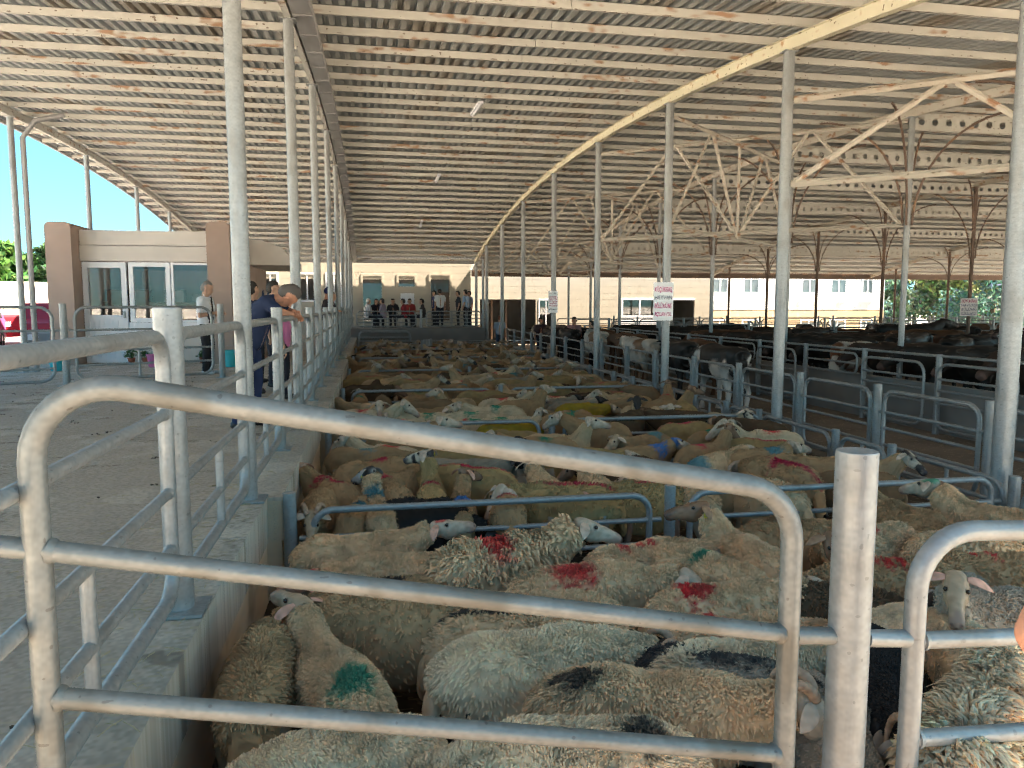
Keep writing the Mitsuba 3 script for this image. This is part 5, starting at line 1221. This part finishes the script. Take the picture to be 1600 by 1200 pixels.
def person(x, y, z, rz, label, pose, shirt, legs, hair=(.03, .025, .02), skin='skin_tan', h=1.72, fine=False, sleeves='short', extra=None, hat=None, group=None, shoes=(.03, .03, .03)):
    global ICO
    ICO = ICOS[1 if fine else 0]
    k = numbered('person'); S = h / 1.72; c, s = math.cos(math.radians(rz)), math.sin(math.radians(rz))
    J = dict(pelvis=(0, 0, .95), chest=(.01, 0, 1.24), neck=(0, 0, 1.43), head=(.03, 0, 1.60))
    for sd, n in ((1, 'L'), (-1, 'R')):
        J.update({'hip' + n: (0, .09 * sd, .92), 'knee' + n: (.03, .10 * sd, .50), 'ankle' + n: (0, .10 * sd, .09), 'toe' + n: (.15, .12 * sd, .035), 'sh' + n: (0, .185 * sd, 1.38), 'el' + n: (-.02, .235 * sd, 1.10), 'wr' + n: (.05, .235 * sd, .86)})
    J.update(pose); J = {n: np.array(p, float) for n, p in J.items()}
    up = J['head'] - J['neck']; up /= np.linalg.norm(up); f = np.array(pose.get('face', (1, 0, 0)), float); f -= (f @ up) * up; f /= np.linalg.norm(f); sx = np.cross(up, f)
    hp = lambda a, b, d: J['head'] + f * a + sx * b + up * d
    e = .024 if fine else .07
    def put(part, ms, bsdf, edge=e, it=6):
        v, fc = melt(ms, edge, it); v = v * S
        v = np.stack([v[:, 0] * c - v[:, 1] * s + x, v[:, 0] * s + v[:, 1] * c + y, v[:, 2] + z], 1)
        scene[numbered(k + '__' + part)] = mikit.ply((v, fc), bsdf, smooth=True)
    body = [ball(hp(-.012, 0, .035), (.098, .078, .092) if False else .088), cap(hp(.02, 0, .03), hp(.045, 0, -.075), .075, .048), cap(hp(.08, 0, -.0), hp(.105, 0, -.028), .012, .016), ball(hp(.075, 0, -.062), .030), cap(hp(.075, -.03, .02), hp(.075, .03, .02), .020, .020),
            cap(J['neck'] - up * .03, J['head'] - up * .03, .062, .058), cap(hp(.02, .083, .01), hp(.0, .088, -.03), .018, .012), cap(hp(.02, -.083, .01), hp(.0, -.088, -.03), .018, .012)]
    for n, sd in (('L', 1), ('R', -1)):
        body += [cap(J['sh' + n], J['el' + n], .050, .042), cap(J['el' + n], J['wr' + n], .043, .028)] + hand(J['wr' + n], J['el' + n], sd)
    body += [cap(J['pelvis'], J['chest'], .12, .12)]
    put('body', body, skin, e, 4)
    sh = [cap(J['pelvis'] + (0, .06, .0), J['chest'] + (0, .08, 0), .125, .135), cap(J['pelvis'] - (0, .06, 0), J['chest'] - (0, .08, 0), .125, .135), cap(J['chest'] + (0, .08, 0), J['shL'], .13, .072), cap(J['chest'] - (0, .08, 0), J['shR'], .13, .072), cap(J['shL'], J['shR'], .075, .075), cap((J['shL'] + J['shR']) / 2, J['neck'] - up * .02, .09, .068)]
    for n in 'LR':
        q = J['el' + n] if sleeves == 'long' else J['sh' + n] + (J['el' + n] - J['sh' + n]) * .68
        sh.append(cap(J['sh' + n], q, .074, .062))
        if sleeves == 'long': sh.append(cap(J['el' + n], J['wr' + n], .056, .040))
    put('shirt', sh, solid('cloth_%02d%02d%02d' % tuple(int(99 * q) for q in shirt), shirt, .85))
    tr = [cap(J['hipL'] + (0, -.02, .05), J['hipR'] + (0, .02, .05), .115, .115)]
    for n in 'LR': tr += [cap(J['hip' + n], J['knee' + n], .098, .070), cap(J['knee' + n], J['ankle' + n], .068, .056)]
    put('trousers', tr, solid('cloth_%02d%02d%02d' % tuple(int(99 * q) for q in legs), legs, .85))
    for n in 'LR': put('shoe', [cap(J['ankle' + n] - (.03, 0, .045), J['toe' + n], .045, .034), cap(J['ankle' + n], J['ankle' + n] - (.02, 0, .04), .045, .045)], solid('shoe_%02d' % int(99 * shoes[0]), shoes, .5))
    if hat: put('cap', [cap(hp(-.01, 0, .085), hp(-.01, 0, .05), .085, .098), cap(hp(.08, -.04, .045), hp(.15, -.03, .03), .012, .010), cap(hp(.08, .04, .045), hp(.15, .03, .03), .012, .010), cap(hp(.09, 0, .045), hp(.16, 0, .03), .012, .01)], solid('cloth_%02d%02d%02d' % tuple(int(99 * q) for q in hat), hat, .85))
    else: put('hair', [cap(hp(-.028, 0, .055), hp(-.045, 0, -.005), .086, .082), cap(hp(-.02, 0, .075), hp(.02, 0, .088), .075, .05)], solid('hair_%02d' % int(99 * hair[0]), hair, .7))
    if extra: extra(put, J, hp)
    tag(k, label, 'person', group)
    return k
solid('skin_tan', (.46, .27, .185), .5); solid('skin_ruddy', (.50, .24, .15), .5)
NAVY, WHITE, BLACK, GREYB, REDC = (.014, .025, .065), (.72, .72, .74), (.015, .015, .018), (.33, .40, .50), (.30, .03, .04)
# the man leaning on the walkway fence
lean = dict(pelvis=(0, 0, .93), chest=(.10, 0, 1.20), neck=(.27, 0, 1.36), head=(.40, -.01, 1.405), shL=(.20, .185, 1.33), shR=(.20, -.185, 1.33), elL=(.36, .25, 1.235), elR=(.36, -.25, 1.235), wrL=(.45, .03, 1.235), wrR=(.46, -.05, 1.20),
            hipL=(-.02, .09, .90), hipR=(-.02, -.09, .90), kneeL=(.02, .11, .48), kneeR=(-.06, -.11, .48), ankleL=(-.03, .12, .09), ankleR=(-.14, -.12, .09), toeL=(.12, .13, .035), toeR=(.01, -.13, .035), face=(.85, .05, -.75))
person(-1.26, 8.55, .0, -4, 'man in a navy T-shirt and blue trousers leaning over the walkway fence', lean, NAVY, (.016, .03, .085), hair=(.10, .085, .075), skin='skin_ruddy', fine=True, h=1.74)
phone = dict(elL=(.0, .24, 1.10), elR=(.0, -.24, 1.10), wrL=(.24, .09, 1.14), wrR=(.24, -.07, 1.15), face=(1, 0, -.45), head=(.05, 0, 1.595))
def strap(put, J, hp):
    put('shoulder_bag', [cap(J['shL'] + (.06, -.05, .05), J['chest'] + (.15, -.06, -.06), .016, .016), cap(J['chest'] + (.15, -.06, -.06), J['pelvis'] + (.13, -.14, .02), .016, .016), cap(J['shL'] + (-.06, -.05, .05), J['chest'] + (-.14, -.05, -.05), .016, .016), cap(J['pelvis'] + (.14, -.10, .1), J['pelvis'] + (.14, -.15, .18), .05, .05)], solid('cloth_010101', BLACK, .85))
person(-3.11, 15.53, .004, -12, 'man in a white T-shirt with a black shoulder bag looking at his hands', phone, WHITE, BLACK, hair=(.16, .15, .14), fine=True, h=1.78, extra=strap, shoes=(.5, .5, .5))
person(-1.75, 11.9, .004, 10, 'dark-haired man in a navy shirt behind the nearest roof post', dict(face=(.7, .7, 0)), (.015, .025, .07), (.02, .02, .03), h=1.66)
person(-1.95, 13.6, .004, 60, 'second dark-haired person behind the nearest roof post', dict(), (.05, .05, .06), (.02, .02, .03), h=1.68)
person(-1.55, 12.9, .004, -20, 'dark-haired person just behind the leaning man', dict(face=(1, .2, -.3)), (.04, .05, .09), (.02, .02, .025), h=1.70)
person(-1.22, 11.2, .004, 0, 'short person in a pink patterned top at the walkway fence', dict(face=(1, 0, -.3)), (.62, .20, .38), (.02, .02, .025), h=1.42, hair=(.03, .02, .02))
person(-1.10, 20.6, .004, -5, 'man with a dark blue cap at the walkway fence further back', dict(wrL=(.2, .2, 1.15), wrR=(.2, -.2, 1.15)), (.04, .035, .04), (.03, .03, .04), hat=(.02, .03, .10), skin='skin_ruddy', h=1.78)
person(-1.05, 22.2, .004, -5, 'pale haired person behind the man with the blue cap', dict(), (.03, .03, .035), (.03, .03, .04), hair=(.5, .47, .42), h=1.72)
sit = dict(pelvis=(0, 0, .50), chest=(.03, 0, .80), neck=(.04, 0, .99), head=(.07, 0, 1.15), shL=(.03, .185, .94), shR=(.03, -.185, .94), elL=(.10, .24, .70), elR=(.10, -.24, .70), wrL=(.32, .14, .72), wrR=(.32, -.14, .72), hipL=(.02, .09, .48), hipR=(.02, -.09, .48),
           kneeL=(.42, .12, .50), kneeR=(.42, -.12, .50), ankleL=(.40, .12, .09), ankleR=(.40, -.12, .09), toeL=(.55, .13, .035), toeR=(.55, -.13, .035))
tz = .402
def bench(x, y, rz):
    k = numbered('stool'); c = solid('stool_white', (.6, .6, .58), .5)
    MB().add(*obox((x, y, tz + .40), (.40, .40, .035), rz)).put(k + '__seat', c)
    for a in (-.16, .16):
        for b in (-.16, .16): MB().add(*straight([x + a * 1.05, y + b * 1.05, tz], [x + a, y + b, tz + .385], .014, 6)).put(numbered(k + '__leg'), c)
    return k
seated = [(-.1, 34.6, 20, (.45, .45, .46), (.6, .58, .55), 'seated person with white hair at the left of the far terrace'), (.28, 35.1, -60, (.03, .03, .05), (.03, .02, .02), 'seated person in dark clothes beside the white haired one'), (.62, 34.5, 160, (.30, .24, .30), (.04, .03, .03), 'seated person in a mauve shirt on the far terrace'),
          (1.05, 35.2, -90, (.04, .035, .04), (.03, .02, .02), 'seated person in black facing the pens, under the notice board'), (1.55, 34.7, 170, REDC, (.04, .03, .03), 'seated person in a dark red shirt on the far terrace'), (1.82, 35.2, -100, (.40, .05, .05), (.04, .03, .03), 'seated person in a brighter red shirt on the far terrace'), (2.4, 34.8, 175, (.05, .04, .04), (.03, .02, .02), 'seated person in dark brown beside the terrace fence post')]
for (x, y, rz, sc_, hc_, lb) in seated:
    person(x, y, tz, rz, lb, sit, sc_, (.03, .03, .04), hair=hc_)
    tag(bench(x, y, math.radians(rz)), 'stool under the ' + lb, 'stool', 'stools on the far terrace')
def table(x, y, label):
    k = numbered('tea_table'); c = solid('table_brown', (.20, .10, .06), .5)
    MB().add(*box(x - .4, x + .4, y - .3, y + .3, tz + .70, tz + .73)).put(k + '__top', c)
    for a in (-.34, .34):
        for b in (-.24, .24): MB().add(*straight([x + a, y + b, tz], [x + a, y + b, tz + .70], .018, 6)).put(numbered(k + '__leg'), 'galvanised')
    tag(k, label, 'table')
table(.85, 34.85, 'small brown table between the seated people at left on the far terrace'); table(4.0, 34.5, 'small brown table at the right end of the far terrace')
person(3.02, 35.9, tz, 200, 'man in dark blue standing left of the white shirted one', dict(), (.03, .04, .10), (.03, .03, .04), h=1.66)
person(3.20, 35.2, tz, 100, 'man in a white shirt standing in front of the doorway', dict(), (.70, .72, .72), (.03, .03, .05), h=1.72)
person(4.1, 35.6, tz, 180, 'dark dressed man at the right of the far terrace', dict(), (.05, .05, .06), (.03, .03, .04), h=1.64)
person(4.38, 35.0, tz, 150, 'man in a light blue shirt at the right of the far terrace', dict(), (.30, .42, .58), (.03, .03, .04), h=1.68)
person(4.62, 35.5, tz, 200, 'man in a grey shirt at the right end of the far terrace', dict(), (.35, .38, .42), (.03, .03, .04), h=1.64)
person(5.62, 33.0, LANE, 80, 'red haired worker in a grey blue shirt seen from behind in the lane', dict(), (.34, .40, .48), (.06, .09, .16), hair=(.26, .10, .05), h=1.62)
person(6.40, 28.3, LANE, -90, 'ruddy man standing left among the cattle in the lane', dict(), (.06, .03, .035), (.03, .03, .04), skin='skin_ruddy', h=1.62)
person(7.15, 26.2, LANE, -100, 'man in a pink shirt standing among the cattle in the lane', dict(), (.42, .22, .22), (.03, .03, .04), skin='skin_ruddy', h=1.66)
person(7.40, 24.8, LANE, 150, 'dark dressed person among the cattle, right of the pink shirt', dict(), (.02, .02, .025), (.02, .02, .025), h=1.56)
# neighbour whose bare arm enters the frame at right
person(1.35, .95, -.41, 90, 'person in a blue T-shirt whose bare arm enters at the right edge', dict(shL=(.08, .12, 1.45), elL=(.036, .300, 1.19), wrL=(-.08, .22, .98), elR=(0, -.25, 1.15), wrR=(.16, -.22, 1.02)), (.04, .16, .42), (.05, .06, .10), skin='skin_ruddy', fine=True)
# ================================================================ vehicles and small things beyond the walkway
def vehicle(key, x, y, rz, prof, glass, width, col, low, label, cat):
    """side profile (x, z) extruded, windows set into both sides, four wheels"""
    k = numbered(key); c, s = math.cos(math.radians(rz)), math.sin(math.radians(rz))
    put = lambda v: np.stack([v[:, 0] * c - v[:, 1] * s + x, v[:, 0] * s + v[:, 1] * c + y, v[:, 2]], 1)
    P = shapely.Polygon(prof).buffer(-.05).buffer(.05, quad_segs=4)
    lo, hi = P.intersection(shapely.box(-9, 0, 9, low)), P.intersection(shapely.box(-9, low + .004, 9, 9))
    for q, n, m in ((lo, 'lower_body', col[0]), (hi, 'upper_body', col[1])):
        v, f = extrude_y(q, -width / 2, width / 2); MB().add(put(v), f).put(k + '__' + n, m)
    for g in glass:
        for sd in (-1, 1):
            w = numbered(k + '__window'); v, f = extrude_y(shapely.Polygon(g), sd * (width / 2 + .004) - .004, sd * (width / 2 + .004) + .004); MB().add(put(v), f).put(w, 'window_glass')
    x0, x1 = P.bounds[0], P.bounds[2]
    for wx in (x0 + .75, x1 - .75):
        for sd in (-1, 1):
            w = numbered(k + '__wheel')
            t = np.linspace(0, 2 * PI, 20, endpoint=False); ring = np.stack([wx + .24 * np.cos(t), 0 * t + sd * (width / 2 - .06), .31 + .24 * np.sin(t)], 1)
            v, f = tube(ring, .085, 8, closed=True); MB().add(put(v), f).put(w + '__tyre', 'eye_black', smooth=50)
            v, f = tube([[wx, sd * (width / 2 - .12), .31], [wx, sd * (width / 2 - .02), .31]], .19, 14); MB().add(put(v), f).put(w + '__rim', 'galvanised')
    for sd in (-1, 1):
        v, f = obox((x1 - .01, sd * width * .36, low * .72), (.05, .26, .16)); MB().add(put(v), f).put(numbered(k + '__headlight'), 'white_frame')
    tag(k, label, cat)
solid('car_red', (.42, .02, .03), .25); solid('car_cream', (.30, .27, .215), .35); solid('car_plum', (.30, .08, .20), .25); solid('car_white', (.34, .34, .34), .3)
van = [(-2.4, .35), (2.2, .35), (2.35, .6), (2.3, 1.0), (1.7, 1.25), (1.25, 2.05), (1.0, 2.15), (-2.4, 2.15)]
vehicle('minibus', -11.9, 29.0, -60, van, [[(-2.1, 1.25), (-1.3, 1.25), (-1.3, 1.9), (-2.1, 1.9)], [(-1.15, 1.25), (-.2, 1.25), (-.2, 1.9), (-1.15, 1.9)], [(-.05, 1.25), (1.35, 1.25), (1.0, 1.9), (-.05, 1.9)]], 1.9, ('car_red', 'car_cream'), 1.05, 'cream and red minibus parked beyond the left roof edge', 'minibus')
car = [(-2.1, .3), (2.05, .3), (2.15, .55), (2.0, .85), (1.0, .95), (.45, 1.42), (-1.2, 1.45), (-1.9, .98), (-2.15, .9)]
vehicle('parked_car', -11.2, 23.4, -75, car, [[(-1.55, .98), (-1.1, 1.36), (-.35, 1.38), (-.35, .98)], [(-.25, .98), (-.25, 1.38), (.4, 1.36), (.85, .98)]], 1.7, ('car_plum', 'car_plum'), .5, 'plum coloured car at the left edge behind the cross fence', 'car')
vehicle('parked_car', -9.6, 26.0, -70, car, [[(-1.55, .98), (-1.1, 1.36), (-.35, 1.38), (-.35, .98)], [(-.25, .98), (-.25, 1.38), (.4, 1.36), (.85, .98)]], 1.7, ('car_white', 'car_red'), .62, 'red car with a white lower body between the left roof post and the booth', 'car')
# conduit beside the first left roof post
k = 'cable_conduit'; MB().add(*tube([[XO + .18, 16.75, 0], [XO + .18, 16.75, 4.6], [XO + .38, 16.85, 4.95], [XO + .9, 16.9, 5.1]], .05, 10)).put(k, 'gutter_sheet', smooth=50)
tag(k, 'dark conduit pipe running up beside the left roof post and bending inward', 'pipe')
def bucket(x, y, col, name, label, r0=.11, r1=.15, h=.28):
    k = numbered('bucket'); t = np.linspace(0, 2 * PI, 21)[:-1]
    prof = [(0.001, .004), (r0, .004), (r1, h), (r1 + .012, h), (r1 + .012, h - .015), (r1 - .006, h - .015), (r0 - .008, .02), (0.001, .02)]
    m = trimesh.creation.revolve(np.array(prof), sections=20); m.apply_translation([x, y, 0.004])
    MB().add(m.vertices, m.faces).put(k + '__pail', solid(name, col, .4))
    a = np.linspace(0, PI, 12); MB().add(*tube(np.stack([x + r1 * np.cos(a), 0 * a + y - .02, h + r1 * .7 * np.sin(a)], 1), .005, 6)).put(k + '__handle', 'galvanised')
    tag(k, label, 'bucket')
bucket(-4.62, 17.6, (.55, .14, .30), 'plastic_pink', 'pink bucket standing before the booth')
bucket(-3.0, 17.4, (.05, .45, .48), 'plastic_teal', 'teal bucket beside the right booth pilaster', .13, .17, .36)
bucket(-6.3, 16.9, (.04, .42, .50), 'plastic_cyan', 'cyan bucket at the foot of the left booth pilaster')
for i in (0, 1, 4):
    k = numbered('flower_pot'); x = -5.4 + i * .3 + (.35 if i > 2 else 0); y = 18.72
    m = trimesh.creation.revolve(np.array([(.001, 0), (.06, 0), (.085, .14), (.07, .14), (.001, .12)]), sections=14); m.apply_translation([x, y, .004])
    MB().add(m.vertices, m.faces).put(k + '__pot', solid('terracotta', (.30, .09, .05), .7))
    rr = np.random.default_rng(i); n = 60; p = rr.normal(size=(n, 3)) * [.06, .06, .05] + [x, y, .22]; a = rr.normal(size=(n, 3)) * .022; b = rr.normal(size=(n, 3)) * .022
    MB().add(np.stack([p - a, p + b, p + a, p - b], 1).reshape(-1, 3), np.arange(4 * n).reshape(n, 4)).put(k + '__plant', solid('pot_plant', (.16, .05, .04) if i % 2 else (.05, .10, .03), .7))
    tag(k, '%s small flower pot from the left along the booth front' % WORDS[min(i, 2)], 'flower pot', 'flower pots along the booth')

# straw and droppings lying on the walkway
rr = np.random.default_rng(3); m = MB()
scene['straw'] = two(principled((.42, .33, .19), .8)); scene['dung'] = two(principled((.055, .04, .028), .9))
for i in range(900):
    y = 1.0 + 13 * rr.random() ** 1.6; x = -1.0 - rr.random() ** .8 * min(7, 1.2 + y * .8); a = rr.uniform(0, PI); L = rr.uniform(.015, .05)
    if rr.random() < .35: x = rr.uniform(-1.04, -.74)
    d = np.array([math.cos(a), math.sin(a), 0]) * L; z = .008 if x < -1.06 else .014
    m.add(*tube([np.array([x, y, z]) - d, [x, y, z + .004], np.array([x, y, z]) + d], .0016, 4))
m.put('straw_litter', 'straw'); tag('straw_litter', 'short bits of straw scattered over the walkway and kerb', kind='stuff')
m = MB()
for i in range(420):
    y = 1.0 + 14 * rr.random() ** 1.5; x = -1.08 - rr.random() * min(6.5, 1.0 + y * .8); n = 1 if rr.random() < .6 else rr.integers(2, 7)
    for q in range(n):
        s = trimesh.creation.icosphere(subdivisions=1, radius=.008); v = np.array(s.vertices) * [rr.uniform(.8, 1.6), rr.uniform(.8, 1.3), .6]
        m.add(v + [x + rr.normal() * .022 * (n > 1), y + rr.normal() * .022 * (n > 1), .004], s.faces)
m.put('droppings', 'dung'); tag('droppings', 'small dark droppings scattered over the walkway floor', kind='stuff')
